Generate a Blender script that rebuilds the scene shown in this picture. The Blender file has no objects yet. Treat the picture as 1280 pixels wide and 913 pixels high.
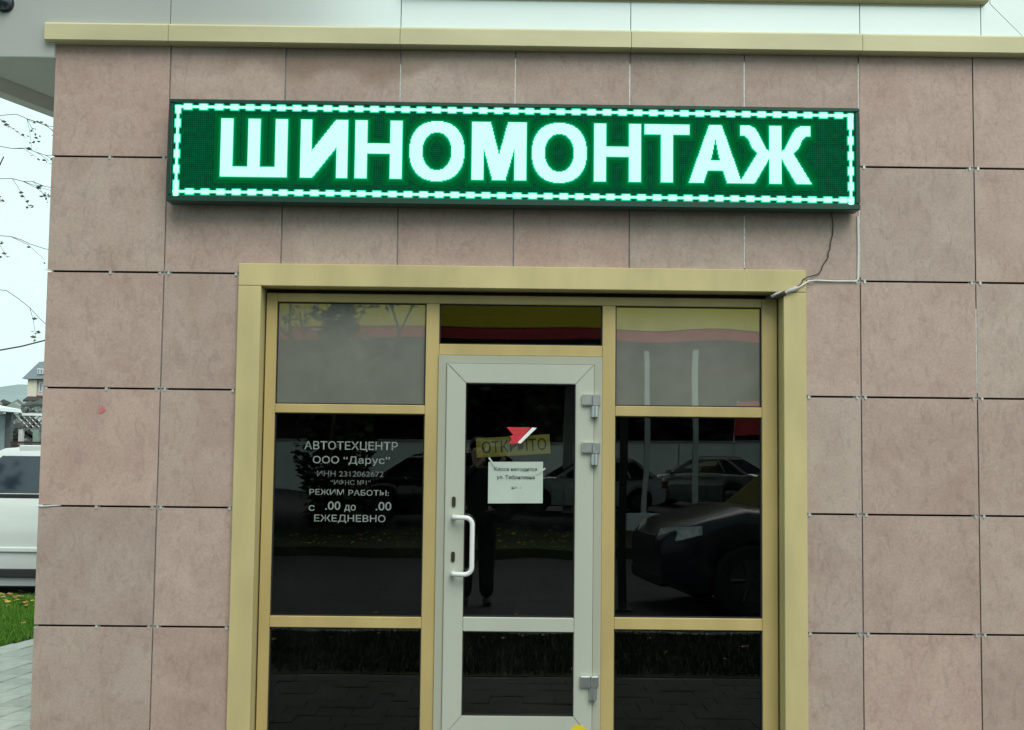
import bpy, bmesh, math, random
from mathutils import Vector, Matrix
random.seed(7)
R = math.radians
scene = bpy.context.scene
COL = scene.collection

# ------------------------------------------------------------------ camera
cam_d = bpy.data.cameras.new('camera')
cam = bpy.data.objects.new('camera', cam_d)
COL.objects.link(cam)
right = Vector((0.99989455, -0.00902156, 0.01137988))
up = Vector((-0.01197428, -0.06882877, 0.99755662))
fwd = Vector((0.00821625, 0.9975877, 0.06892954))
CAM = Vector((2.36867, -6.21231, 1.54809))
m = Matrix((right, up, -fwd)).transposed().to_4x4()
m.translation = CAM
cam.matrix_world = m
cam_d.sensor_fit = 'HORIZONTAL'
cam_d.sensor_width = 36.0
cam_d.lens = 36.0 * 1500.61 / 1280.0
cam_d.clip_start = 0.05
cam_d.clip_end = 6000
scene.camera = cam

# ------------------------------------------------------------------ light
SUN_EL, SUN_ROT = R(48), R(162)        # overcast: high soft sun in front of the facade, to the right
world = bpy.data.worlds.new('World')
scene.world = world
world.use_nodes = True
wn = world.node_tree
wn.nodes.clear()
sky = wn.nodes.new('ShaderNodeTexSky')
sky.sky_type = 'NISHITA'
sky.sun_disc = False
sky.sun_elevation = SUN_EL
sky.sun_rotation = SUN_ROT
sky.air_density = 1.0
sky.dust_density = 3.0
hs = wn.nodes.new('ShaderNodeHueSaturation')
hs.inputs['Saturation'].default_value = 0.25
mixw = wn.nodes.new('ShaderNodeMix')
mixw.data_type = 'RGBA'
mixw.inputs['Factor'].default_value = 0.8
mixw.inputs['B'].default_value = (8.9, 12.1, 11.8, 1)      # even cloud cover
bg = wn.nodes.new('ShaderNodeBackground')
bg.inputs['Strength'].default_value = 0.1
wo = wn.nodes.new('ShaderNodeOutputWorld')
wn.links.new(sky.outputs['Color'], hs.inputs['Color'])
wn.links.new(hs.outputs['Color'], mixw.inputs['A'])
wn.links.new(mixw.outputs['Result'], bg.inputs['Color'])
wn.links.new(bg.outputs['Background'], wo.inputs['Surface'])
sun_d = bpy.data.lights.new('sun', 'SUN')
sun_d.energy = 1.9
sun_d.angle = R(40)
sun_d.color = (1.0, 0.89, 0.81)
sun = bpy.data.objects.new('sun', sun_d)
COL.objects.link(sun)
sd = Vector((math.sin(SUN_ROT) * math.cos(SUN_EL), math.cos(SUN_ROT) * math.cos(SUN_EL), math.sin(SUN_EL)))
sun.rotation_euler = sd.to_track_quat('Z', 'Y').to_euler()
scene.view_settings.view_transform = 'Standard'
scene.view_settings.look = 'None'
scene.view_settings.exposure = 0.08
scene.view_settings.gamma = 1.0

# ------------------------------------------------------------------ material helpers
def newmat(name):
    mt = bpy.data.materials.new(name)
    mt.use_nodes = True
    nt = mt.node_tree
    return mt, nt, nt.nodes['Principled BSDF']

def N(nt, t, **kw):
    n = nt.nodes.new(t)
    for k, v in kw.items():
        setattr(n, k, v)
    return n

def simple(name, col, rough=0.6, metal=0.0, var=0.12, scale=6.0, bump=0.0, bscale=60.0, stretch=(1, 1, 1), spec=0.5, coat=0.0, per_object=0.0):
    """base colour with soft noise variation and optional fine relief"""
    mt, nt, b = newmat(name)
    tc = N(nt, 'ShaderNodeTexCoord')
    mp = N(nt, 'ShaderNodeMapping')
    mp.inputs['Scale'].default_value = stretch
    nt.links.new(tc.outputs['Object'], mp.inputs['Vector'])
    no = N(nt, 'ShaderNodeTexNoise')
    no.inputs['Scale'].default_value = scale
    no.inputs['Detail'].default_value = 5
    nt.links.new(mp.outputs['Vector'], no.inputs['Vector'])
    mr = N(nt, 'ShaderNodeMapRange')
    mr.inputs['From Min'].default_value = 0.25
    mr.inputs['From Max'].default_value = 0.75
    mr.inputs['To Min'].default_value = 1 - var
    mr.inputs['To Max'].default_value = 1 + var
    nt.links.new(no.outputs['Fac'], mr.inputs['Value'])
    val = mr.outputs['Result']
    if per_object:
        oi = N(nt, 'ShaderNodeObjectInfo')
        m2 = N(nt, 'ShaderNodeMapRange')
        m2.inputs['To Min'].default_value = 1 - per_object
        m2.inputs['To Max'].default_value = 1 + per_object
        nt.links.new(oi.outputs['Random'], m2.inputs['Value'])
        mu = N(nt, 'ShaderNodeMath', operation='MULTIPLY')
        nt.links.new(val, mu.inputs[0])
        nt.links.new(m2.outputs['Result'], mu.inputs[1])
        val = mu.outputs[0]
    vm = N(nt, 'ShaderNodeVectorMath', operation='SCALE')
    vm.inputs[0].default_value = col[:3]
    nt.links.new(val, vm.inputs['Scale'])
    nt.links.new(vm.outputs['Vector'], b.inputs['Base Color'])
    b.inputs['Roughness'].default_value = rough
    b.inputs['Metallic'].default_value = metal
    b.inputs['Specular IOR Level'].default_value = spec
    b.inputs['Coat Weight'].default_value = coat
    if bump:
        n2 = N(nt, 'ShaderNodeTexNoise')
        n2.inputs['Scale'].default_value = bscale
        n2.inputs['Detail'].default_value = 4
        nt.links.new(mp.outputs['Vector'], n2.inputs['Vector'])
        bp = N(nt, 'ShaderNodeBump')
        bp.inputs['Strength'].default_value = bump
        bp.inputs['Distance'].default_value = 0.01
        nt.links.new(n2.outputs['Fac'], bp.inputs['Height'])
        nt.links.new(bp.outputs['Normal'], b.inputs['Normal'])
    return mt

def emissive(name, col, strength, base=(0.0, 0.004, 0.002)):
    mt, nt, b = newmat(name)
    b.inputs['Base Color'].default_value = (*base, 1)
    b.inputs['Roughness'].default_value = 0.5
    b.inputs['Emission Color'].default_value = (*col, 1)
    b.inputs['Emission Strength'].default_value = strength
    b.inputs['Specular IOR Level'].default_value = 0.0
    return mt

def tile_material():
    mt, nt, b = newmat('porcelain_tile')
    tc = N(nt, 'ShaderNodeTexCoord')
    oi = N(nt, 'ShaderNodeObjectInfo')
    off = N(nt, 'ShaderNodeVectorMath', operation='SCALE')
    off.inputs[0].default_value = (37.0, 19.0, 53.0)
    nt.links.new(oi.outputs['Random'], off.inputs['Scale'])
    add = N(nt, 'ShaderNodeVectorMath', operation='ADD')
    nt.links.new(tc.outputs['Object'], add.inputs[0])
    nt.links.new(off.outputs['Vector'], add.inputs[1])
    # broad clouding
    n1 = N(nt, 'ShaderNodeTexNoise')
    n1.inputs['Scale'].default_value = 4.5
    n1.inputs['Detail'].default_value = 6
    n1.inputs['Roughness'].default_value = 0.6
    n1.inputs['Distortion'].default_value = 0.5
    nt.links.new(add.outputs['Vector'], n1.inputs['Vector'])
    r1 = N(nt, 'ShaderNodeValToRGB')
    e = r1.color_ramp.elements
    e[0].position, e[0].color = 0.30, (0.412, 0.302, 0.262, 1)
    e[1].position, e[1].color = 0.72, (0.505, 0.398, 0.350, 1)
    nt.links.new(n1.outputs['Fac'], r1.inputs['Fac'])
    # travertine streaks: short, diagonal dark flecks
    mp = N(nt, 'ShaderNodeMapping')
    mp.inputs['Rotation'].default_value = (0, R(18), 0)
    mp.inputs['Scale'].default_value = (24, 24, 11)
    nt.links.new(add.outputs['Vector'], mp.inputs['Vector'])
    n2 = N(nt, 'ShaderNodeTexNoise')
    n2.inputs['Scale'].default_value = 1.0
    n2.inputs['Detail'].default_value = 5
    n2.inputs['Distortion'].default_value = 1.2
    nt.links.new(mp.outputs['Vector'], n2.inputs['Vector'])
    r2 = N(nt, 'ShaderNodeMapRange')
    r2.inputs['From Min'].default_value = 0.34
    r2.inputs['From Max'].default_value = 0.47
    r2.inputs['To Min'].default_value = 0.88
    r2.inputs['To Max'].default_value = 1.0
    nt.links.new(n2.outputs['Fac'], r2.inputs['Value'])
    # per tile tone
    r3 = N(nt, 'ShaderNodeMapRange')
    r3.inputs['To Min'].default_value = 0.91
    r3.inputs['To Max'].default_value = 1.06
    nt.links.new(oi.outputs['Random'], r3.inputs['Value'])
    mu = N(nt, 'ShaderNodeMath', operation='MULTIPLY')
    nt.links.new(r2.outputs['Result'], mu.inputs[0])
    nt.links.new(r3.outputs['Result'], mu.inputs[1])
    vm = N(nt, 'ShaderNodeVectorMath', operation='SCALE')
    wn_ = N(nt, 'ShaderNodeTexWhiteNoise', noise_dimensions='1D')
    nt.links.new(oi.outputs['Random'], wn_.inputs['W'])
    hue = N(nt, 'ShaderNodeMix', data_type='RGBA')
    hue.inputs['A'].default_value = (0.96, 1.01, 1.0, 1)
    hue.inputs['B'].default_value = (1.03, 0.99, 0.98, 1)
    nt.links.new(wn_.outputs['Value'], hue.inputs['Factor'])
    hm = N(nt, 'ShaderNodeVectorMath', operation='MULTIPLY')
    nt.links.new(r1.outputs['Color'], hm.inputs[0])
    nt.links.new(hue.outputs['Result'], hm.inputs[1])
    # fine speckle of the porcelain print
    n5 = N(nt, 'ShaderNodeTexNoise')
    n5.inputs['Scale'].default_value = 85
    n5.inputs['Detail'].default_value = 3
    nt.links.new(add.outputs['Vector'], n5.inputs['Vector'])
    r5 = N(nt, 'ShaderNodeMapRange')
    r5.inputs['From Min'].default_value = 0.3
    r5.inputs['From Max'].default_value = 0.7
    r5.inputs['To Min'].default_value = 0.92
    r5.inputs['To Max'].default_value = 1.08
    nt.links.new(n5.outputs['Fac'], r5.inputs['Value'])
    sp = N(nt, 'ShaderNodeVectorMath', operation='SCALE')
    nt.links.new(hm.outputs['Vector'], sp.inputs[0])
    nt.links.new(r5.outputs['Result'], sp.inputs['Scale'])
    nt.links.new(sp.outputs['Vector'], vm.inputs[0])
    nt.links.new(mu.outputs[0], vm.inputs['Scale'])
    # brown drip stain left by water under the cornice, an irregular patch of its own
    geo = N(nt, 'ShaderNodeNewGeometry')
    sep = N(nt, 'ShaderNodeSeparateXYZ')
    nt.links.new(geo.outputs['Position'], sep.inputs['Vector'])
    n4 = N(nt, 'ShaderNodeTexNoise')
    n4.inputs['Scale'].default_value = 2.2
    n4.inputs['Detail'].default_value = 4
    nt.links.new(geo.outputs['Position'], n4.inputs['Vector'])
    n4r = N(nt, 'ShaderNodeMapRange')
    n4r.inputs['To Min'].default_value = -0.09
    n4r.inputs['To Max'].default_value = 0.09
    n4r.inputs['From Min'].default_value = 0.3
    n4r.inputs['From Max'].default_value = 0.7
    nt.links.new(n4.outputs['Fac'], n4r.inputs['Value'])
    zz = N(nt, 'ShaderNodeMath', operation='ADD')
    nt.links.new(sep.outputs['Z'], zz.inputs[0])
    nt.links.new(n4r.outputs['Result'], zz.inputs[1])
    zr = N(nt, 'ShaderNodeMapRange')
    zr.inputs['From Min'].default_value = 3.46
    zr.inputs['From Max'].default_value = 3.52
    nt.links.new(zz.outputs[0], zr.inputs['Value'])
    xr = N(nt, 'ShaderNodeMapRange')
    xr.inputs['From Min'].default_value = 2.75
    xr.inputs['From Max'].default_value = 1.9
    nt.links.new(sep.outputs['X'], xr.inputs['Value'])
    xl = N(nt, 'ShaderNodeMapRange')
    xl.inputs['From Min'].default_value = 0.6
    xl.inputs['From Max'].default_value = 1.3
    nt.links.new(sep.outputs['X'], xl.inputs['Value'])
    xm = N(nt, 'ShaderNodeMath', operation='MULTIPLY')
    nt.links.new(xr.outputs['Result'], xm.inputs[0])
    nt.links.new(xl.outputs['Result'], xm.inputs[1])
    mm = N(nt, 'ShaderNodeMath', operation='MULTIPLY')
    nt.links.new(zr.outputs['Result'], mm.inputs[0])
    nt.links.new(xm.outputs[0], mm.inputs[1])
    m3 = N(nt, 'ShaderNodeMath', operation='MULTIPLY')
    m3.inputs[1].default_value = 0.5
    nt.links.new(mm.outputs[0], m3.inputs[0])
    mx = N(nt, 'ShaderNodeMix', data_type='RGBA')
    mx.inputs['B'].default_value = (0.19, 0.13, 0.085, 1)
    nt.links.new(m3.outputs[0], mx.inputs['Factor'])
    nt.links.new(vm.outputs['Vector'], mx.inputs['A'])
    nt.links.new(mx.outputs['Result'], b.inputs['Base Color'])
    b.inputs['Roughness'].default_value = 0.55
    b.inputs['Specular IOR Level'].default_value = 0.35
    bp = N(nt, 'ShaderNodeBump')
    bp.inputs['Strength'].default_value = 0.25
    bp.inputs['Distance'].default_value = 0.004
    nt.links.new(n2.outputs['Fac'], bp.inputs['Height'])
    nt.links.new(bp.outputs['Normal'], b.inputs['Normal'])
    return mt

def glass_material(name, tint, ior=1.75, film=None):
    """double glazing: tinted see-through pane with a mirror-like reflection"""
    mt = bpy.data.materials.new(name)
    mt.use_nodes = True
    nt = mt.node_tree
    nt.nodes.clear()
    out = N(nt, 'ShaderNodeOutputMaterial')
    fr = N(nt, 'ShaderNodeFresnel')
    fr.inputs['IOR'].default_value = ior
    gl = N(nt, 'ShaderNodeBsdfGlossy')
    gl.inputs['Roughness'].default_value = 0.0
    gl.inputs['Color'].default_value = (1, 1, 0.98, 1)
    if film:
        tr = N(nt, 'ShaderNodeBsdfDiffuse')
        tc = N(nt, 'ShaderNodeTexCoord')
        nz = N(nt, 'ShaderNodeTexNoise')
        nz.inputs['Scale'].default_value = 5
        nz.inputs['Detail'].default_value = 5
        nt.links.new(tc.outputs['Object'], nz.inputs['Vector'])
        rp = N(nt, 'ShaderNodeValToRGB')
        rp.color_ramp.elements[0].position = 0.3
        rp.color_ramp.elements[1].position = 0.75
        rp.color_ramp.elements[0].color = (*[c * 0.85 for c in film], 1)
        rp.color_ramp.elements[1].color = (*[c * 1.12 for c in film], 1)
        nt.links.new(nz.outputs['Fac'], rp.inputs['Fac'])
        nt.links.new(rp.outputs['Color'], tr.inputs['Color'])
    else:
        tr = N(nt, 'ShaderNodeBsdfTransparent')
        tr.inputs['Color'].default_value = (*tint, 1)
    # float-glass waviness
    geo = N(nt, 'ShaderNodeNewGeometry')
    nz2 = N(nt, 'ShaderNodeTexNoise')
    nz2.inputs['Scale'].default_value = 2.6
    nz2.inputs['Detail'].default_value = 0
    nt.links.new(geo.outputs['Position'], nz2.inputs['Vector'])
    bp = N(nt, 'ShaderNodeBump')
    bp.inputs['Strength'].default_value = 0.10
    bp.inputs['Distance'].default_value = 0.008
    nt.links.new(nz2.outputs['Fac'], bp.inputs['Height'])
    nt.links.new(bp.outputs['Normal'], gl.inputs['Normal'])
    dn = N(nt, 'ShaderNodeTexNoise')
    dn.inputs['Scale'].default_value = 3.5
    dn.inputs['Detail'].default_value = 8
    dn.inputs['Roughness'].default_value = 0.7
    nt.links.new(geo.outputs['Position'], dn.inputs['Vector'])
    dr = N(nt, 'ShaderNodeMapRange')
    dr.inputs['From Min'].default_value = 0.5
    dr.inputs['From Max'].default_value = 0.85
    dr.inputs['To Max'].default_value = 0.012
    nt.links.new(dn.outputs['Fac'], dr.inputs['Value'])
    df_ = N(nt, 'ShaderNodeBsdfDiffuse')
    df_.inputs['Color'].default_value = (0.45, 0.45, 0.42, 1)
    dm_ = N(nt, 'ShaderNodeMixShader')
    nt.links.new(dr.outputs['Result'], dm_.inputs['Fac'])
    nt.links.new(tr.outputs['BSDF'], dm_.inputs[1])
    nt.links.new(df_.outputs['BSDF'], dm_.inputs[2])
    mx = N(nt, 'ShaderNodeMixShader')
    nt.links.new(fr.outputs['Fac'], mx.inputs['Fac'])
    nt.links.new(dm_.outputs['Shader'], mx.inputs[1])
    nt.links.new(gl.outputs['BSDF'], mx.inputs[2])
    nt.links.new(mx.outputs['Shader'], out.inputs['Surface'])
    return mt

def leaf_material(name, c1, c2, trans=0.25):
    mt, nt, b = newmat(name)
    oi = N(nt, 'ShaderNodeNewGeometry')
    rp = N(nt, 'ShaderNodeValToRGB')
    rp.color_ramp.elements[0].color = (*c1, 1)
    rp.color_ramp.elements[1].color = (*c2, 1)
    nt.links.new(oi.outputs['Random Per Island'], rp.inputs['Fac'])
    nt.links.new(rp.outputs['Color'], b.inputs['Base Color'])
    b.inputs['Roughness'].default_value = 0.6
    return mt

def screen_material():
    """unlit LED mask: dark louvre with a 10 mm grid of green lenses with dim emission that paints in the bloom of the letters"""
    mt, nt, b = newmat('led_mask')
    tc = N(nt, 'ShaderNodeTexCoord')
    sep = N(nt, 'ShaderNodeSeparateXYZ')
    nt.links.new(tc.outputs['Object'], sep.inputs['Vector'])
    def tri(o):
        a = N(nt, 'ShaderNodeMath', operation='MULTIPLY'); a.inputs[1].default_value = 100.0
        nt.links.new(o, a.inputs[0])
        f = N(nt, 'ShaderNodeMath', operation='FRACT'); nt.links.new(a.outputs[0], f.inputs[0])
        s = N(nt, 'ShaderNodeMath', operation='SUBTRACT'); s.inputs[1].default_value = 0.5
        nt.links.new(f.outputs[0], s.inputs[0])
        p = N(nt, 'ShaderNodeMath', operation='MULTIPLY')
        nt.links.new(s.outputs[0], p.inputs[0]); nt.links.new(s.outputs[0], p.inputs[1])
        return p.outputs[0]
    ad = N(nt, 'ShaderNodeMath', operation='ADD')
    nt.links.new(tri(sep.outputs['X']), ad.inputs[0])
    nt.links.new(tri(sep.outputs['Z']), ad.inputs[1])
    lt = N(nt, 'ShaderNodeMath', operation='LESS_THAN'); lt.inputs[1].default_value = 0.09
    nt.links.new(ad.outputs[0], lt.inputs[0])
    mx = N(nt, 'ShaderNodeMix', data_type='RGBA')
    mx.inputs['A'].default_value = (0.0, 0.010, 0.003, 1)
    mx.inputs['B'].default_value = (0.0, 0.03, 0.01, 1)
    nt.links.new(lt.outputs[0], mx.inputs['Factor'])
    nt.links.new(mx.outputs['Result'], b.inputs['Base Color'])
    nz = N(nt, 'ShaderNodeTexNoise'); nz.inputs['Scale'].default_value = 30
    nt.links.new(tc.outputs['Object'], nz.inputs['Vector'])
    me = N(nt, 'ShaderNodeMapRange')
    me.inputs['To Min'].default_value = 0.04; me.inputs['To Max'].default_value = 0.095
    nt.links.new(lt.outputs[0], me.inputs['Value'])
    mu = N(nt, 'ShaderNodeMath', operation='MULTIPLY')
    nt.links.new(me.outputs['Result'], mu.inputs[0])
    m2 = N(nt, 'ShaderNodeMapRange'); m2.inputs['To Min'].default_value = 0.4; m2.inputs['To Max'].default_value = 1.6
    nt.links.new(nz.outputs['Fac'], m2.inputs['Value'])
    nt.links.new(m2.outputs['Result'], mu.inputs[1])
    b.inputs['Emission Color'].default_value = (0.0, 1.0, 0.38, 1)
    nt.links.new(mu.outputs[0], b.inputs['Emission Strength'])
    b.inputs['Roughness'].default_value = 0.6
    b.inputs['Specular IOR Level'].default_value = 0.03
    return mt

M = {}
M['tile'] = tile_material()
M['backing'] = simple('dark_backing', (0.02, 0.02, 0.022), 0.9)
M['rail'] = simple('galvanised_rail', (0.42, 0.45, 0.45), 0.5, 0.3, 0.2, 20)
M['clip'] = simple('steel_clip', (0.55, 0.58, 0.58), 0.45, 0.5, 0.3, 60)
M['beige'] = simple('beige_aluminium', (0.56, 0.480, 0.240), 0.45, 0.0, 0.15, 5, 0.03, 300, (1, 1, 0.3))
M['frame'] = simple('beige_profile', (0.50, 0.395, 0.168), 0.42, 0.0, 0.15, 5, 0.03, 300, (1, 1, 0.3))
M['cornice'] = simple('beige_cornice', (0.60, 0.57, 0.345), 0.4, 0.0, 0.14, 4, 0.02, 200, (0.4, 1, 1))
M['pale'] = simple('pale_cladding', (0.80, 0.85, 0.82), 0.18, 0.42, 0.04, 1.2, 0.0, spec=0.9)
M['soffit'] = simple('soffit_board', (0.88, 0.90, 0.89), 0.5, 0.0, 0.03, 2)
M['alu'] = simple('silver_grey_door', (0.47, 0.50, 0.43), 0.38, 0.0, 0.05, 4, 0.02, 300, (1, 1, 0.2))
M['alu_frame'] = simple('silver_grey_door_frame', (0.40, 0.42, 0.34), 0.42, 0.0, 0.05, 4, 0.02, 300, (1, 1, 0.2))
M['gasket'] = simple('rubber_gasket', (0.012, 0.012, 0.012), 0.7)
M['chrome'] = simple('satin_steel', (0.62, 0.64, 0.64), 0.32, 0.9, 0.1, 30)
M['white_paint'] = simple('white_enamel', (0.78, 0.80, 0.80), 0.3, 0, 0.03)
M['lock'] = simple('dark_lock', (0.06, 0.055, 0.05), 0.4, 0.5)
M['glass'] = glass_material('tinted_glass', (0.60, 0.64, 0.63), 1.68)
M['door_glass'] = glass_material('clear_door_glass', (0.88, 0.91, 0.89), 1.68)
M['film'] = glass_material('filmed_glass', None, 3.7, (0.25, 0.265, 0.235))
M['room'] = simple('dark_interior', (0.006, 0.007, 0.007), 0.9)
M['print'] = simple('grey_vinyl_print', (0.21, 0.25, 0.24), 0.6, 0, 0.3, 30)
M['print_dim'] = simple('worn_grey_vinyl_print', (0.10, 0.12, 0.115), 0.6, 0, 0.35, 40)
M['paper'] = simple('white_paper', (0.47, 0.56, 0.50), 0.8, 0, 0.06, 8)
M['ink'] = simple('black_ink', (0.06, 0.08, 0.08), 0.8)
M['ink_faint'] = simple('faint_ink', (0.30, 0.39, 0.37), 0.8)
M['yellow_board'] = simple('yellow_board', (0.72, 0.56, 0.11), 0.6, 0, 0.1)
M['red_vinyl'] = simple('red_vinyl', (0.55, 0.03, 0.045), 0.5, 0, 0.25, 60)
M['pink'] = simple('faded_red_paint', (0.58, 0.17, 0.17), 0.7, 0, 0.2, 60)
M['white_vinyl'] = simple('white_vinyl', (0.85, 0.88, 0.86), 0.5, 0, 0.04)
M['yellow_vinyl'] = simple('yellow_vinyl', (0.75, 0.60, 0.03), 0.5)
M['sign_case'] = simple('green_glow_sign_case', (0.012, 0.060, 0.042), 0.38, 0.2, 0.1, 10)  # black case with the letters' green glow put into its colour
M['led_on'] = emissive('lit_led', (0.60, 1.25, 0.93), 1.05)
M['led_glow_rim'] = emissive('painted_glow_rim', (0.0, 0.70, 0.34), 1.0)  # painted bloom: emissive green edge round the lit LEDs
M['led_glow_halo'] = emissive('painted_green_halo', (0.0, 0.140, 0.034), 1.0)  # painted bloom: wider, dimmer green halo round the letters
M['led_glow_halo_faint'] = emissive('painted_green_halo_faint', (0.0, 0.098, 0.022), 1.0)
M['led_glow_rim_dim'] = emissive('painted_glow_rim_dim', (0.0, 0.22, 0.08), 1.0)
M['led_mask'] = screen_material()
M['wire_white'] = simple('white_cable', (0.75, 0.78, 0.76), 0.5)
M['wire_dark'] = simple('dark_cable', (0.05, 0.042, 0.04), 0.6)
M['tape'] = simple('grey_tape', (0.50, 0.51, 0.50), 0.5, 0, 0.3, 60)
M['asphalt'] = simple('asphalt', (0.042, 0.044, 0.047), 0.9, 0, 0.25, 1.2, 0.4, 120)
M['paver'] = simple('concrete_paver', (0.44, 0.47, 0.42), 0.85, 0, 0.14, 14, 0.3, 90, per_object=0.14)
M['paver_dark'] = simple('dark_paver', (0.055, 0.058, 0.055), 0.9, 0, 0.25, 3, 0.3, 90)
M['grass_dark'] = leaf_material('dull_grass_blades', (0.008, 0.018, 0.004), (0.02, 0.04, 0.01))
M['pave'] = simple('pavement_bed', (0.16, 0.175, 0.155), 0.9, 0, 0.2, 4, 0.3, 60)
M['kerb'] = simple('kerb_concrete', (0.36, 0.37, 0.35), 0.9, 0, 0.15, 5, 0.3, 60)
M['soil'] = simple('lawn_soil', (0.03, 0.045, 0.012), 0.95, 0, 0.3, 3)
M['ground'] = simple('ground_asphalt', (0.06, 0.062, 0.062), 0.95, 0, 0.25, 0.4, 0.3, 60)
M['bark'] = simple('bark', (0.09, 0.075, 0.06), 0.9, 0, 0.3, 8, 0.5, 30)
M['grass'] = leaf_material('grass_blades', (0.06, 0.19, 0.012), (0.17, 0.39, 0.03))
M['fallen'] = leaf_material('fallen_leaves', (0.38, 0.13, 0.02), (0.62, 0.44, 0.07))
M['leaf_dark'] = leaf_material('dark_leaves', (0.010, 0.022, 0.008), (0.035, 0.06, 0.02))
M['leaf_dull'] = leaf_material('dull_leaves', (0.07, 0.075, 0.045), (0.15, 0.13, 0.07))
M['far_wood'] = leaf_material('far_foliage_hazed', (0.20, 0.24, 0.21), (0.32, 0.35, 0.32))  # paled, distance haze put into the leaf colour
M['hill'] = simple('far_hill', (0.25, 0.31, 0.31), 1.0, 0, 0.2, 0.02)
M['car_white'] = simple('white_car_paint', (0.74, 0.80, 0.78), 0.22, 0, 0.01, 1, coat=0.6)
M['car_dark'] = simple('dark_blue_grey_car_paint', (0.020, 0.028, 0.038), 0.28, 0.0, 0.02, 1, spec=0.35, coat=0.35)
M['car_silver'] = simple('silver_car_paint', (0.36, 0.40, 0.40), 0.25, 0.5, 0.02, 1, coat=0.8)
M['car_black'] = simple('black_car_paint', (0.012, 0.014, 0.016), 0.2, 0.0, 0.02, 1, coat=0.8)
M['car_glass'] = simple('dark_car_glass', (0.022, 0.035, 0.05), 0.04, 0, 0.1, 3, spec=0.8)
M['plastic'] = simple('black_plastic', (0.025, 0.025, 0.027), 0.6)
M['tyre'] = simple('tyre_rubber', (0.018, 0.018, 0.018), 0.85)
M['rim'] = simple('alloy_rim', (0.08, 0.08, 0.085), 0.35, 0.8)
M['headlamp'] = simple('headlamp_lens', (0.85, 0.88, 0.90), 0.12, 0.1, 0.35, 22, coat=1)
M['taillamp'] = simple('tail_lamp_lens', (0.35, 0.01, 0.01), 0.15, 0, 0.1, coat=1)
M['canopy_yellow'] = simple('yellow_fascia', (0.85, 0.60, 0.02), 0.5, 0, 0.06, 0.6)
M['canopy_red'] = simple('red_stripe', (0.6, 0.04, 0.04), 0.5, 0, 0.06)
M['canopy_under'] = simple('canopy_underside', (0.16, 0.165, 0.16), 0.9)
M['wall_white'] = simple('white_render', (0.80, 0.83, 0.83), 0.8, 0, 0.08, 0.7, 0.1, 10)
M['post_white'] = simple('pale_post', (0.62, 0.64, 0.60), 0.6)
M['post_dark'] = simple('dark_post', (0.02, 0.02, 0.022), 0.6)
M['roof_slate'] = simple('grey_roof', (0.16, 0.19, 0.21), 0.8, 0, 0.12, 3)
M['house_wall'] = simple('pinkish_render', (0.58, 0.48, 0.47), 0.85, 0, 0.08, 2)
M['house_side'] = simple('cream_render', (0.64, 0.62, 0.50), 0.85, 0, 0.08, 2)
M['window_far'] = simple('far_window_glass', (0.16, 0.24, 0.32), 0.15)
M['awning'] = simple('dark_awning', (0.05, 0.035, 0.035), 0.8)
M['kiosk_grey'] = simple('weathered_grey_wood', (0.14, 0.16, 0.16), 0.85, 0, 0.2, 10)
M['kiosk_back'] = simple('pale_blue_board', (0.50, 0.62, 0.64), 0.7, 0, 0.08)
M['kiosk_green'] = simple('grey_green_post', (0.22, 0.29, 0.25), 0.8, 0, 0.15, 8)
M['skin'] = simple('skin', (0.48, 0.29, 0.21), 0.55)
M['jacket'] = simple('dark_jacket', (0.012, 0.013, 0.016), 0.8, 0, 0.2, 20)
M['trousers'] = simple('black_trousers', (0.008, 0.008, 0.010), 0.85, 0, 0.2, 20)
M['hair'] = simple('dark_hair', (0.02, 0.014, 0.01), 0.6)

# ------------------------------------------------------------------ mesh helpers
def link(name, me, mat=None, parent=None, loc=None):
    o = bpy.data.objects.new(name, me)
    COL.objects.link(o)
    if mat is not None and me is not None and len(me.materials) == 0:
        me.materials.append(mat)
    if parent is not None:
        o.parent = parent
    if loc is not None:
        o.location = loc
    return o

def bm_obj(name, bm, mat, parent=None, loc=None, smooth=None):
    me = bpy.data.meshes.new(name)
    bmesh.ops.recalc_face_normals(bm, faces=bm.faces)
    bm.to_mesh(me)
    bm.free()
    if smooth:
        for p in me.polygons:
            p.use_smooth = True
        me.set_sharp_from_angle(angle=R(smooth))
    return link(name, me, mat, parent, loc)

def add_box(bm, x0, x1, y0, y1, z0, z1, bevel=0.0):
    vs = [bm.verts.new(p) for p in ((x0, y0, z0), (x1, y0, z0), (x1, y1, z0), (x0, y1, z0),
                                    (x0, y0, z1), (x1, y0, z1), (x1, y1, z1), (x0, y1, z1))]
    fs = [bm.faces.new([vs[i] for i in f]) for f in ((0, 3, 2, 1), (4, 5, 6, 7), (0, 1, 5, 4), (1, 2, 6, 5), (2, 3, 7, 6), (3, 0, 4, 7))]
    if bevel:
        es = set(e for f in fs for e in f.edges)
        bmesh.ops.bevel(bm, geom=list(es), offset=bevel, segments=1, affect='EDGES', profile=0.5)
    return vs

def box(name, mat, parent, x0, x1, y0, y1, z0, z1, bevel=0.0):
    """box object whose origin is the parent's (world coordinates when the parent sits at 0)"""
    bm = bmesh.new()
    add_box(bm, x0, x1, y0, y1, z0, z1, bevel)
    return bm_obj(name, bm, mat, parent)

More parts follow.
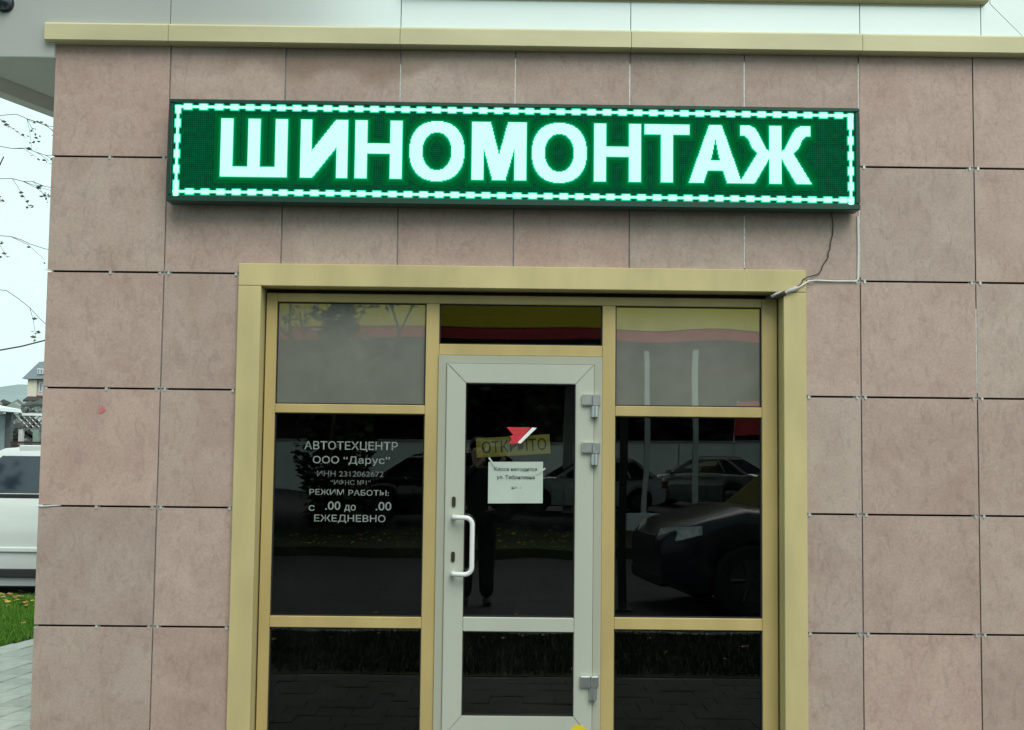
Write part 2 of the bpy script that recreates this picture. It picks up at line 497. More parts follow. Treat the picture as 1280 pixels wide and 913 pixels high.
def add_prism(bm, pts, axis, a0, a1):
    """2-D outline (u, v) extruded along axis: 'y' -> (u, a, v); 'x' -> (a, u, v); 'z' -> (u, v, a)"""
    f = {'y': lambda u, v, a: (u, a, v), 'x': lambda u, v, a: (a, u, v), 'z': lambda u, v, a: (u, v, a)}[axis]
    A = [bm.verts.new(f(u, v, a0)) for u, v in pts]
    B = [bm.verts.new(f(u, v, a1)) for u, v in pts]
    n = len(pts)
    bm.faces.new(A)
    bm.faces.new(B[::-1])
    for i in range(n):
        bm.faces.new((A[i], B[i], B[(i + 1) % n], A[(i + 1) % n]))

def prism(name, mat, parent, pts, axis, a0, a1, smooth=None):
    bm = bmesh.new()
    add_prism(bm, pts, axis, a0, a1)
    return bm_obj(name, bm, mat, parent, smooth=smooth)

def add_tube(bm, pts, rad, seg=8, cap=True):
    pts = [Vector(p) for p in pts]
    n = len(pts)
    rads = rad if isinstance(rad, (list, tuple)) else [rad] * n
    rings = []
    prev = None
    for i, p in enumerate(pts):
        t = (pts[min(i + 1, n - 1)] - pts[max(i - 1, 0)]).normalized()
        if prev is None:
            a = Vector((0, 0, 1)) if abs(t.z) < 0.9 else Vector((1, 0, 0))
            u = t.cross(a).normalized()
        else:
            u = (prev - t * prev.dot(t))
            u = u.normalized() if u.length > 1e-6 else t.orthogonal().normalized()
        prev = u
        v = t.cross(u)
        rings.append([bm.verts.new(p + (u * math.cos(2 * math.pi * k / seg) + v * math.sin(2 * math.pi * k / seg)) * rads[i]) for k in range(seg)])
    for a, b in zip(rings, rings[1:]):
        for k in range(seg):
            bm.faces.new((a[k], a[(k + 1) % seg], b[(k + 1) % seg], b[k]))
    if cap:
        bm.faces.new(rings[0][::-1])
        bm.faces.new(rings[-1])

def tube(name, mat, parent, pts, rad, seg=8):
    bm = bmesh.new()
    add_tube(bm, pts, rad, seg)
    return bm_obj(name, bm, mat, parent, smooth=50)

def thing(name, label, cat, loc=(0, 0, 0), rotz=0.0, group=None):
    o = bpy.data.objects.new(name, None)
    o.empty_display_size = 0.1
    COL.objects.link(o)
    o.location = loc
    o.rotation_euler = (0, 0, rotz)
    o['label'] = label
    o['category'] = cat
    if group:
        o['group'] = group
    return o

def tag(o, label, cat, group=None):
    o['label'] = label
    o['category'] = cat
    if group:
        o['group'] = group
    return o

def struct(o, kind='structure'):
    o['kind'] = kind
    return o

def text_mesh(body, bold=0.0, depth=0.0):
    cu = bpy.data.curves.new('text', 'FONT')
    cu.body = body
    cu.offset = bold
    cu.resolution_u = 3
    ob = bpy.data.objects.new('text', cu)
    COL.objects.link(ob)
    dg = bpy.context.evaluated_depsgraph_get()
    dg.update()
    me = bpy.data.meshes.new_from_object(ob.evaluated_get(dg))
    bpy.data.objects.remove(ob)
    bpy.data.curves.remove(cu)
    return me

def text_obj(name, body, mat, parent, x0, x1, z0, z1, y, bold=0.02, slope=0.0):
    """flat lettering facing -y, stretched into the given rectangle"""
    me = text_mesh(body, bold)
    xs = [v.co.x for v in me.vertices]
    ys = [v.co.y for v in me.vertices]
    ax, bx, ay, by = min(xs), max(xs), min(ys), max(ys)
    for v in me.vertices:
        u = (v.co.x - ax) / (bx - ax)
        w = (v.co.y - ay) / (by - ay)
        v.co = (x0 + u * (x1 - x0), y, z0 + w * (z1 - z0) + slope * u)
    me.materials.clear()
    return link(name, me, mat, parent)

# ================================================================== GROUND
ZR = -0.15
def sheet(name, mat, pts, z, thick):
    bm = bmesh.new()
    add_prism(bm, pts, 'z', z - thick, z)
    return struct(bm_obj(name, bm, mat))

bm = bmesh.new()
vs = [bm.verts.new(p) for p in ((-3000, -3000, ZR - 0.01), (3000, -3000, ZR - 0.01), (3000, 3000, ZR - 0.01), (-3000, 3000, ZR - 0.01))]
bm.faces.new(vs)
struct(bm_obj('ground', bm, M['ground']))
sheet('road', M['asphalt'], [(-40, -60), (40, -60), (40, -4.04), (-40, -4.04)], ZR, 0.006)
sheet('side_road', M['asphalt'], [(-40, 6.25), (-0.2, 6.25), (-0.2, 16), (-40, 16)], ZR + 0.002, 0.006)

# pavement: bedding slab with real pavers on it where the photograph shows them
LD = Vector((0.19, 0.982)).normalized()       # direction of the lawn edge beside the building
LP = Vector((-1.41, 3.10))
def lawn_x(y):
    return LP.x + LD.x / LD.y * (y - LP.y)
pave = sheet('pavement', M['pave'], [(lawn_x(-1.9), -1.9), (12, -1.9), (12, -0.001), (0.02, -0.001), (0.02, 6.0), (lawn_x(6.0), 6.0)], -0.012, 0.14)
bm = bmesh.new()
add_box(bm, -0.0965, 0.0965, -0.0965, 0.0965, -0.03, 0.0, 0.005)
pm = bpy.data.meshes.new('paver')
bmesh.ops.recalc_face_normals(bm, faces=bm.faces)
bm.to_mesh(pm); bm.free()
pm.materials.append(M['paver'])
ang = math.atan2(LD.y, LD.x)
PX = Vector((LD.y, -LD.x))                      # across, away from the lawn
cnt = 0
cands = []
for i in range(0, 12):
    for j in range(-26, 16):
        c = LP + PX * (0.11 + 0.2 * i) + LD * (0.2 * j + (0.1 if i % 2 else 0))
        if c.x > -0.13 or c.y < -1.75 or c.y > 5.8:
            continue
        cands.append(c)
cands.sort(key=lambda c: -(c - Vector((-1.0, 2.2))).length)
for c in cands[::-1][:298]:
    o = link('paver', pm, None, pave, (c.x, c.y, random.uniform(-0.003, 0.003)))
    o.rotation_euler = (random.uniform(-0.008, 0.008), random.uniform(-0.008, 0.008), ang + random.uniform(-0.01, 0.01))
# the remaining pavers in front of the shop joined as one
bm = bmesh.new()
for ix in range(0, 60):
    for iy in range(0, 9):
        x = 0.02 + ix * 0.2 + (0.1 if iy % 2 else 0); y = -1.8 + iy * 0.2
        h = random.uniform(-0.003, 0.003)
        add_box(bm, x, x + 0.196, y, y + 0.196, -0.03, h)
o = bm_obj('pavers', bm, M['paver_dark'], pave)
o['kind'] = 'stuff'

# lawns
lawn = sheet('lawn', M['soil'], [(-14, -1.9), (lawn_x(-1.9) - 0.005, -1.9), (lawn_x(6.0) - 0.005, 6.0), (-14, 6.0)], -0.008, 0.14)
verge = sheet('verge', M['soil'], [(-14, -3.8), (14, -3.8), (14, -1.905), (-14, -1.905)], -0.006, 0.14)
verge2 = sheet('far_verge', M['soil'], [(-20, -16.2), (20, -16.2), (20, -12.2), (-20, -12.2)], -0.006, 0.14)
def kerb_run(name, x0, x1, y0, y1):
    bm = bmesh.new()
    n = max(1, int((x1 - x0) / 1.0))
    for i in range(n):
        add_box(bm, x0 + i * (x1 - x0) / n + 0.004, x0 + (i + 1) * (x1 - x0) / n - 0.004, y0, y1, ZR - 0.01, random.uniform(-0.002, 0.004), 0.008)
    return struct(bm_obj(name, bm, M['kerb']))
kerb_run('kerb', -14, lawn_x(6.0) + 0.9, 6.005, 6.14)
kerb_run('verge_kerb', -14, 14, -3.94, -3.805)

def blades(name, regions, n, mat='grass'):
    bm = bmesh.new()
    for (x0, x1, y0, y1, dens) in regions:
        for _ in range(int(n * dens)):
            y = random.uniform(y0, y1)
            x = random.uniform(x0, x1)
            if y > -1.9 and x > lawn_x(y) - 0.02:
                continue
            h = random.uniform(0.025, 0.06)
            a = random.uniform(0, 6.28)
            w = random.uniform(0.003, 0.006)
            dx, dy = math.cos(a) * w, math.sin(a) * w
            lx, ly = random.uniform(-0.03, 0.03), random.uniform(-0.03, 0.03)
            v = [bm.verts.new((x - dx, y - dy, -0.01)), bm.verts.new((x + dx, y + dy, -0.01)), bm.verts.new((x + lx, y + ly, h))]
            bm.faces.new(v)
    me = bpy.data.meshes.new(name)
    bm.to_mesh(me); bm.free()
    o = link(name, me, M[mat])
    o['kind'] = 'stuff'
    return o
blades('grass', [(-3.6, -0.8, 1.6, 6.0, 1.0)], 70000)
blades('grass', [(-1.0, 5.5, -3.8, -1.95, 0.5)], 60000, 'grass_dark')

def fallen(name, regions):
    bm = bmesh.new()
    for (x0, x1, y0, y1, n, z) in regions:
        for _ in range(n):
            y = random.uniform(y0, y1); x = random.uniform(x0, x1)
            if y > -1.9 and x > lawn_x(y) - 0.02:
                continue
            s = random.uniform(0.02, 0.045)
            q = Matrix.Rotation(random.uniform(0, 6.28), 3, 'Z') @ Matrix.Rotation(random.uniform(-0.6, 0.6), 3, 'X')
            zc = z + random.uniform(0.0, 0.03)
            pts = [(-1, 0, 0), (-0.2, -0.6, 0.1), (1, 0, 0), (-0.2, 0.6, 0.1)]
            bm.faces.new([bm.verts.new(Vector((x, y, zc)) + (q @ Vector(p)) * s) for p in pts])
    me = bpy.data.meshes.new(name)
    bm.to_mesh(me); bm.free()
    o = link(name, me, M['fallen'])
    o['kind'] = 'stuff'
    return o
fallen('fallen_leaves', [(-3.6, -1.0, 5.0, 6.0, 190, 0.035), (-3.2, -1.0, 3.0, 5.0, 22, 0.03), (-1, 6, -3.8, -1.95, 70, 0.03),
                         (-1, 5, -1.9, -0.3, 25, 0.004), (-4, 9, -16, -12.2, 900, 0.02), (-1, 6, -6, -4.1, 25, ZR)])

# ================================================================== THE SHOP BUILDING
PITCH, PZ, ZT = 0.605, 0.60615, 3.65
NC = 13
shop = thing('shop_building', 'shop corner clad in pinkish stone tiles with a beige framed glass entrance', 'building')
XR = NC * PITCH
OX0, OX1, OZ = 1.06, 3.885, 2.43           # opening in the wall behind the portal trim
bm = bmesh.new()                              # wall core behind the tiles
add_box(bm, 0.012, OX0, 0.03, 0.30, -0.14, ZT)
add_box(bm, OX1, XR, 0.03, 0.30, -0.14, ZT)
add_box(bm, OX0, OX1, 0.03, 0.30, OZ, ZT)
add_box(bm, 0.012, 0.30, 0.30, 9.0, -0.14, ZT)
add_box(bm, XR - 0.3, XR, 0.30, 9.0, -0.14, ZT)
add_box(bm, 0.012, XR, 9.0, 9.3, -0.14, ZT)
bm_obj('wall', bm, M['backing'], shop)
box('roof', M['soffit'], shop, 0.012, XR, 0.03, 9.3, ZT + 0.001, ZT + 0.8)

tile_cache = {}
def tile(x0, x1, z0, z1):
    w, h = round(x1 - x0, 4), round(z1 - z0, 4)
    if (w, h) not in tile_cache:
        bm = bmesh.new()
        add_box(bm, 0, w, -0.0, 0.010, 0, h, 0.0012)
        me = bpy.data.meshes.new('tile')
        bmesh.ops.recalc_face_normals(bm, faces=bm.faces)
        bm.to_mesh(me); bm.free()
        me.materials.append(M['tile'])
        tile_cache[(w, h)] = me
    o = link('tile', tile_cache[(w, h)], None, shop, (x0, random.uniform(-0.0015, 0.0015), z0))
    o.rotation_euler = (random.uniform(-0.0012, 0.0012), 0, random.uniform(-0.0012, 0.0012))
    return o
GV, GH = 0.006, 0.0098
PX0, PX1, PTOP = 0.998, 3.944, 2.488         # portal trim outer edges
for i in range(NC):
    for j in range(6):
        x0, x1 = i * PITCH + GV / 2, (i + 1) * PITCH - GV / 2
        z1, z0 = ZT - j * PZ - GH / 2, ZT - (j + 1) * PZ + GH / 2
        if i == 0: x0 = 0.0
        if j == 5: z0 = 0.015
        if j == 0: z1 = ZT - 0.002
        if j == 1:
            if PX0 < (x0 + x1) / 2 < PX1 or i == 1 or i == 6:
                pass
        if j >= 2:
            if x0 > PX0 - 0.05 and x1 < PX1 + 0.05: continue
            if x0 < PX0 < x1: x1 = PX0 + 0.012
            elif x0 < PX1 < x1: x0 = PX1 - 0.012
            if x1 - x0 < 0.03: continue
        tile(x0, x1, z0, z1)
# side wall tiles, round the left corner
sm = bpy.data.meshes.new('tile')
bm = bmesh.new(); add_box(bm, 0, 0.010, 0, PITCH - GV, 0, PZ - GH, 0.0012)
bmesh.ops.recalc_face_normals(bm, faces=bm.faces); bm.to_mesh(sm); bm.free(); sm.materials.append(M['tile'])
for i in range(8):
    for j in range(6):
        link('tile', sm, None, shop, (0.0, 0.012 + i * PITCH, max(0.015, ZT - (j + 1) * PZ + GH / 2)))
# vertical rails seen through the vertical joints, and the clips at the crossings
rm = bpy.data.meshes.new('rail')
bm = bmesh.new(); add_box(bm, -0.012, 0.012, 0.0155, 0.030, 0, ZT - 0.02); bmesh.ops.recalc_face_normals(bm, faces=bm.faces); bm.to_mesh(rm); bm.free()
rm.materials.append(M['rail'])
rmt = bpy.data.meshes.new('rail')
bm = bmesh.new(); add_box(bm, -0.012, 0.012, 0.0155, 0.030, 0, ZT - OZ - 0.04); bmesh.ops.recalc_face_normals(bm, faces=bm.faces); bm.to_mesh(rmt); bm.free()
rmt.materials.append(M['rail'])
# some joints still show a bright bead of sealant / profile edge
bead_mesh = {}
def bead(x, z0, z1):
    bm = bmesh.new(); add_box(bm, x - 0.0026, x + 0.0026, 0.002, 0.014, z0, z1)
    bm_obj('joint_bead', bm, M['clip'], shop)
for i in range(1, NC):
    x = i * PITCH
    inside = OX0 < x < OX1
    link('rail', rmt if inside else rm, None, shop, (x, 0, OZ + 0.03 if inside else 0.01))
for i, za, zb in ((3, 3.34, 3.56), (4, 3.34, 3.60), (5, 3.34, 3.58), (6, 3.34, 3.60), (6, 2.50, 2.78), (7, 3.05, 3.60), (7, 2.46, 2.95), (8, 1.86, 2.30)):
    bead(i * PITCH, za, zb)
cm = bpy.data.meshes.new('clip')
bm = bmesh.new()
add_box(bm, -0.036, 0.036, 0.0115, 0.015, -0.018, 0.018)
for sx in (-0.022, 0.022):
    add_box(bm, sx - 0.006, sx + 0.006, -0.0030, 0.0115, -0.0045, 0.0045)
    add_box(bm, sx - 0.0045, sx + 0.0045, -0.0042, -0.002, -0.0115, -0.0045)
    add_box(bm, sx - 0.003, sx + 0.003, -0.0042, -0.002, 0.0045, 0.009)
bmesh.ops.recalc_face_normals(bm, faces=bm.faces); bm.to_mesh(cm); bm.free(); cm.materials.append(M['clip'])
c1 = bpy.data.meshes.new('clip')
bm = bmesh.new()
add_box(bm, -0.014, 0.014, 0.0115, 0.015, -0.018, 0.018)
add_box(bm, -0.006, 0.006, -0.0035, 0.0115, -0.0045, 0.0045)
add_box(bm, -0.006, 0.006, -0.0045, -0.002, -0.0125, -0.0045)
bmesh.ops.recalc_face_normals(bm, faces=bm.faces); bm.to_mesh(c1); bm.free(); c1.materials.append(M['clip'])
for i in range(1, NC):
    for j in range(1, 6):
        x, z = i * PITCH, ZT - j * PZ
        if PX0 - 0.04 < x < PX1 + 0.04 and z < PTOP + 0.03: continue
        link('clip', cm, None, shop, (x + random.uniform(-0.003, 0.003), 0, z))
for j in range(1, 6):
    z = ZT - j * PZ
    link('clip', c1, None, shop, (0.315 + random.uniform(-0.02, 0.02), 0, z))
    if j > 1:
        link('clip', c1, None, shop, (PX1 + 0.018, 0, z))
        link('clip', c1, None, shop, (PX0 - 0.018, 0, z))

# cornice, upper cladding, soffit at the left corner
def seg_box(name, mat, xs, y0, y1, z0, z1, gap=0.003, bevel=0.002):
    for a, b in zip(xs, xs[1:]):
        box(name, mat, shop, a + gap / 2, b - gap / 2, y0, y1, z0, z1, bevel)
def cornice_piece(a, b, ret=False):
    pts = [(0.02, 3.640), (-0.058, 3.640), (-0.070, 3.646), (-0.070, 3.728), (-0.064, 3.737), (0.02, 3.737)]
    return prism('cornice_strip', M['cornice'], shop, pts, 'x', a, b)
cx = [-0.038, 4 * PITCH * 0.25 + 0.002, 3 * PITCH, 5 * PITCH, 7 * PITCH + 0.003, 9 * PITCH, XR]
for a, b in zip(cx, cx[1:]):
    cornice_piece(a + 0.0012, b - 0.0012)
# the cornice returns along the left side
box('cornice_strip', M['cornice'], shop, -0.038, 0.0, 0.021, 0.42, 3.640, 3.737, 0.002)
fx = [-0.577, PITCH, 3 * PITCH, 5 * PITCH, 7 * PITCH, 8.06 * PITCH]
for k, (a, b) in enumerate(zip(fx, fx[1:])):
    z0 = 3.565 if k == 0 else 3.7385
    pts = [(a + 0.002, z0), (b - 0.002, z0), (b - 0.002, 4.35), (a + 0.002, 4.35)]
    if k == 0:
        pts = [(a + 0.002, 3.565), (0.004, 3.565), (0.004, 3.7385), (b - 0.002, 3.7385), (b - 0.002, 4.35), (a + 0.002, 4.35)]
    prism('fascia_panel', M['pale'], shop, pts, 'y', -0.03, -0.010)
# right-hand fascia: two panels meeting on a slanting joint
xa, xb = 8.06 * PITCH, XR
prism('fascia_panel', M['pale'], shop, [(xa + 0.002, 3.7385), (5.105, 3.7385), (4.925, 3.92), (4.925, 4.35), (xa + 0.002, 4.35)], 'y', -0.03, -0.010)
prism('fascia_panel', M['pale'], shop, [(5.109, 3.7385), (xb, 3.7385), (xb, 4.35), (4.929, 4.35), (4.929, 3.9215)], 'y', -0.029, -0.010)
prism('upper_strip', M['cornice'], shop, [(-0.0305, 3.914), (-0.075, 3.914), (-0.082, 3.921), (-0.082, 4.02), (-0.0305, 4.02)], 'x', 3 * PITCH, 4.90)
# soffit of the corner overhang, tapering back, with a small downstand
e0, e1 = Vector((-0.577, -0.008)), Vector((-0.577, -0.008)) + Vector((0.151, 0.407)) * 3.77
sof = [(e0.x, e0.y), (0.0, -0.008), (0.0, 1.53), (e1.x, e1.y)]
prism('soffit', M['soffit'], shop, [(e0.x, -0.008), (-0.001, -0.008), (-0.001, 1.53)], 'z', 3.572, 3.60)
d = Vector((0.151, 0.407)).normalized(); nrm = Vector((-d.y, d.x))
q = [e0, e0 + d * 1.62, e0 + d * 1.62 + nrm * 0.09, e0 + nrm * 0.09]
prism('eave_beam', M['soffit'], shop, [(p.x, p.y) for p in q], 'z', 3.492, 3.75)

# ---- entrance portal
def portal():
    yf, yb = -0.030, 0.16
    bm = bmesh.new(); add_box(bm, PX0, 1.116, yf, yb, 0.0, 2.3705, 0.003)
    bm_obj('portal_jamb', bm, M['beige'], shop)
    bm = bmesh.new(); add_box(bm, 3.826, PX1, yf, yb, 0.0, 2.3705, 0.003)
    bm_obj('portal_jamb', bm, M['beige'], shop)
    bm = bmesh.new(); add_box(bm, PX0, PX1, yf, yb, 2.372, PTOP, 0.003)
    bm_obj('portal_head', bm, M['beige'], shop)
portal()

# ---- glazed screen
Y0, Y1 = 0.088, 0.155
FL, FR = 1.1235, 3.8185
def fbox(name, x0, x1, z0, z1, y0=Y0, y1=Y1, bevel=0.003, mat='frame'):
    return box(name, M[mat], shop, x0, x1, y0, y1, z0, z1, bevel)
fbox('mullion', FL, 1.180, 0.0, 2.350)
fbox('mullion', 3.738, FR, 0.0, 2.350)
fbox('mullion', 1.966, 2.035, 0.0, 2.304)
fbox('mullion', 2.896, 2.965, 0.0, 2.304)
fbox('transom', 1.1805, 3.7375, 2.3045, 2.350, Y0 + 0.002)
fbox('packer', 1.1165, 3.8255, 2.3505, 2.3695, Y0 + 0.045, 0.158, 0, 'backing')
fbox('packer', 1.1165, 1.1230, 0.0, 2.350, Y0 + 0.04, 0.154, 0, 'backing')
fbox('packer', 3.8190, 3.8255, 0.0, 2.350, Y0 + 0.04, 0.154, 0, 'backing')
fbox('transom', 1.1805, 1.9655, 1.719, 1.766, Y0 + 0.001)
fbox('transom', 2.9655, 3.7375, 1.721, 1.775, Y0 + 0.001)
fbox('transom', 1.1805, 1.9655, 0.609, 0.667, Y0 + 0.001)
fbox('transom', 2.9655, 3.7375, 0.615, 0.676, Y0 + 0.001)
fbox('transom', 2.0355, 2.8955, 2.032, 2.090, Y0 + 0.001)
fbox('transom', 1.1805, 1.9655, 0.0, 0.06, Y0 + 0.001)
fbox('transom', 2.9655, 3.7375, 0.0, 0.06, Y0 + 0.001)
YG = 0.112
def pane(name, mat, x0, x1, z0, z1, y=YG):
    """glass with a black gasket round it"""
    bm = bmesh.new()
    add_box(bm, x0 + 0.004, x1 - 0.004, y, y + 0.006, z0 + 0.004, z1 - 0.004)
    p = bm_obj(name, bm, M[mat], shop)
    g = 0.006
    bm = bmesh.new()
    for (a, b, c, dd) in ((x0, x1, z1 - g, z1), (x0, x1, z0, z0 + g), (x0, x0 + g, z0 + g, z1 - g), (x1 - g, x1, z0 + g, z1 - g)):
        add_box(bm, a, b, y - 0.008, y + 0.012, c, dd)
    bm_obj('gasket', bm, M['gasket'], p)
    return p
pane('window_pane', 'film', 1.1805, 1.9655, 1.7665, 2.304)
pane('window_pane', 'glass', 1.1805, 1.9655, 0.6675, 1.7185)
pane('window_pane', 'glass', 1.1805, 1.9655, 0.0605, 0.6085)
pane('window_pane', 'film', 2.9655, 3.7375, 1.7755, 2.304)
pane('window_pane', 'glass', 2.9655, 3.7375, 0.6765, 1.7205)
pane('window_pane', 'glass', 2.9655, 3.7375, 0.0605, 0.6145)
pane('window_pane', 'glass', 2.0355, 2.8955, 2.0905, 2.304)

# ---- door frame and leaf
df = bpy.data.objects.new('door', None)
COL.objects.link(df); df.parent = shop
DZ = 2.031
def dbox(name, mat, x0, x1, y0, y1, z0, z1, bevel=0.002):
    return box(name, M[mat], df, x0, x1, y0, y1, z0, z1, bevel)
prism('door_frame', M['alu_frame'], df, [(2.0355, 0.0), (2.077, 0.0), (2.077, 1.990), (2.854, 1.990), (2.854, 0.0), (2.8955, 0.0), (2.8955, DZ), (2.0355, DZ)], 'y', 0.078, 0.150)
LX0, LX1, LZ0, LZ1, LY = 2.0795, 2.8515, 0.055, 1.9875, 0.066
GX0, GX1, GZ0, GZ1 = 2.180, 2.756, 0.172, 1.885
s = 0.0007
def mitre(name, pts):
    bm = bmesh.new(); add_prism(bm, pts, 'y', LY, LY + 0.06)
    bmesh.ops.bevel(bm, geom=[e for e in bm.edges if abs(e.verts[0].co.y - LY) < 1e-6 and abs(e.verts[1].co.y - LY) < 1e-6], offset=0.003, segments=2, affect='EDGES')
    return bm_obj(name, bm, M['alu'], df)
mitre('door_stile', [(LX0, LZ0 + s), (GX0, GZ0 + s), (GX0, GZ1 - s), (LX0, LZ1 - s)])
mitre('door_stile', [(LX1, LZ0 + s), (LX1, LZ1 - s), (GX1, GZ1 - s), (GX1, GZ0 + s)])
mitre('door_rail', [(LX0 + s, LZ1), (GX0 + s, GZ1), (GX1 - s, GZ1), (LX1 - s, LZ1)])
mitre('door_rail', [(LX0 + s, LZ0), (LX1 - s, LZ0), (GX1 - s, GZ0), (GX0 + s, GZ0)])
dbox('door_rail', 'alu', GX0 + 0.0005, GX1 - 0.0005, LY, LY + 0.058, 0.600, 0.674, 0.004)
dbox('threshold', 'alu_frame', 2.0775, 2.8535, 0.060, 0.150, 0.0, 0.045, 0.003)
dbox('seal', 'gasket', 2.0765, 2.0800, 0.082, 0.12, 0.05, 1.9895, 0)
dbox('seal', 'gasket', 2.8510, 2.8545, 0.082, 0.12, 0.05, 1.9895, 0)
dbox('seal', 'gasket', 2.0800, 2.8510, 0.082, 0.12, 1.9870, 1.9905, 0)
def dpane(x0, x1, z0, z1):
    bm = bmesh.new(); add_box(bm, x0 + 0.003, x1 - 0.003, 0.094, 0.100, z0 + 0.003, z1 - 0.003)
    bm_obj('door_pane', bm, M['door_glass'], df)
    bm = bmesh.new()
    g = 0.006
    for (a, b, c, dd) in ((x0, x1, z1 - g, z1), (x0, x1, z0, z0 + g), (x0, x0 + g, z0 + g, z1 - g), (x1 - g, x1, z0 + g, z1 - g)):
        add_box(bm, a + 0.0004, b - 0.0004, 0.076, 0.110, c + 0.0004, dd - 0.0004)
    bm_obj('gasket', bm, M['gasket'], df)
dpane(GX0, GX1, 0.674, GZ1)
dpane(GX0, GX1, GZ0, 0.600)
# D-shaped pull handle
def arc(c, r, a0, a1, n=6):
    return [(c[0] + r * math.cos(R(a0 + (a1 - a0) * k / n)), c[1] + r * math.sin(R(a0 + (a1 - a0) * k / n))) for k in range(n + 1)]
hp = [(2.128, 0.066, 1.187), (2.128, 0.030, 1.187), (2.134, 0.020, 1.187), (2.150, 0.016, 1.187)]
hp += [(x, 0.012, z) for x, z in arc((2.188, 1.150), 0.037, 90, 0)]
hp += [(x, 0.012, z) for x, z in arc((2.188, 0.934), 0.037, 0, -90)]
hp += [(2.150, 0.016, 0.897), (2.134, 0.020, 0.897), (2.128, 0.030, 0.897), (2.128, 0.066, 0.897)]
tube('handle', M['white_paint'], df, hp, 0.0125, 12)
for z in (1.266, 0.982):
    bm = bmesh.new()
    pts = [(2.126 + u, z + v + 0.017) for u, v in arc((0, 0), 0.010, 0, 180, 8)] + [(2.126 + u, z + v - 0.017) for u, v in arc((0, 0), 0.010, 180, 360, 8)]
    add_prism(bm, pts, 'y', LY - 0.006, LY + 0.01)
    add_box(bm, 2.1245, 2.1275, LY - 0.0075, LY - 0.0055, z + 0.005, z + 0.018)
    bm_obj('lock_cylinder', bm, M['lock'], df)
for z in (1.802, 1.553, 0.352):
    bm = bmesh.new()
    add_box(bm, 2.789, 2.842, LY - 0.022, LY + 0.001, z - 0.028, z + 0.030, 0.005)
    add_box(bm, 2.8435, 2.884, LY - 0.022, 0.080, z - 0.028, z + 0.030, 0.005)
    h = bm_obj('hinge', bm, M['chrome'], df)
    bm = bmesh.new()
    add_tube(bm, [(2.856, LY - 0.014, z - 0.088), (2.856, LY - 0.014, z - 0.0305)], 0.020, 14)
    bm_obj('knuckle', bm, M['chrome'], df, smooth=40)
    bm = bmesh.new()
    add_box(bm, 2.8365, 2.8755, LY - 0.010, 0.080, z - 0.086, z - 0.031, 0.002)
    bm_obj('hinge_plate', bm, M['chrome'], df)

# ---- dark room behind the glass
bm = bmesh.new()
ra, rb, rc, rd2 = 1.062, 3.883, 0.302, 5.0
for f in (((0.31, 0.302, 0.004), (XR - 0.31, 0.302, 0.004), (XR - 0.31, 8.9, 0.004), (0.31, 8.9, 0.004)),
          ((0.31, 0.302, 2.9), (XR - 0.31, 0.302, 2.9), (XR - 0.31, 8.9, 2.9), (0.31, 8.9, 2.9)),
          ((0.31, 6.0, 0.004), (XR - 0.31, 6.0, 0.004), (XR - 0.31, 6.0, 2.9), (0.31, 6.0, 2.9))):
    bm.faces.new([bm.verts.new(p) for p in f])
bm_obj('interior', bm, M['room'], shop)
box('interior_floor', M['room'], shop, OX0 + 0.001, OX1 - 0.001, 0.16, 0.302, -0.05, 0.003)

# ================================================================== LED SIGN
sign = thing('led_sign', 'long black LED board with glowing white-green letters and dashed light border above the door', 'sign', (0.66, -0.12, 2.822))
SW, SH = 3.52, 0.48
# case: frame bars round the screen and a shallow back box
bm = bmesh.new()
B = 0.021
for (a, b, c, dd) in ((-B, SW + B, SH, SH + B), (-B, SW + B, -B - 0.012, 0.0), (-B, 0.0, 0.0, SH), (SW, SW + B, 0.0, SH)):
    add_box(bm, a, b, -0.004, 0.100, c, dd, 0.004)
bm_obj('case', bm, M['sign_case'], sign)
box('back_plate', M['sign_case'], sign, 0.0, SW, 0.085, 0.098, 0.0, SH)
for x in (0.3, 1.2, 2.32, 3.2):
    box('bracket', M['rail'], sign, x, x + 0.04, 0.1005, 0.118, 0.05, 0.45)
# screen made of 11 x 3 modules
mm_ = bpy.data.meshes.new('module')
bm = bmesh.new(); add_box(bm, 0.0004, 0.3196, 0.004, 0.03, 0.0004, 0.1596)
bmesh.ops.recalc_face_normals(bm, faces=bm.faces); bm.to_mesh(mm_); bm.free(); mm_.materials.append(M['led_mask'])
for i in range(11):
    for j in range(3):
        link('module', mm_, None, sign, (i * 0.32, 0, j * 0.16))
P = 0.01
SUB = 2
def rasterise(fn, w, h):
    """rows of lit LED runs of a glyph given as an inside-test in LED units"""
    rows = []
    w, h = w * SUB, h * SUB
    for r in range(h):
        run = None; out = []
        for c in range(w):
            if fn((c + 0.5) / SUB, (r + 0.5) / SUB):
                if run is None: run = c
            elif run is not None:
                out.append((run, c)); run = None
        if run is not None: out.append((run, w))
        rows.append(out)
    return rows
def led_obj(name, rows, c0, r0, mat, yf, grow, parent):
    bm = bmesh.new()
    for r, runs in enumerate(rows):
        for a, b in runs:
            add_box(bm, (c0 + a / SUB) * P - grow, (c0 + b / SUB) * P + grow, yf, 0.0039, (r0 + r / SUB) * P - grow, (r0 + (r + 1) / SUB) * P + grow)
    return bm_obj(name, bm, mat, parent)
def poly_in(poly):
    def f(x, y):
        ins = False
        n = len(poly)
        for i in range(n):
            (x1, y1), (x2, y2) = poly[i], poly[(i + 1) % n]
            if (y1 > y) != (y2 > y) and x < (x2 - x1) * (y - y1) / (y2 - y1) + x1:
                ins = not ins
        return ins
    return f
def rects(*rs):
    return lambda x, y: any(a <= x <= b and c <= y <= d_ for a, b, c, d_ in rs)
def anyof(*fs):
    return lambda x, y: any(f(x, y) for f in fs)
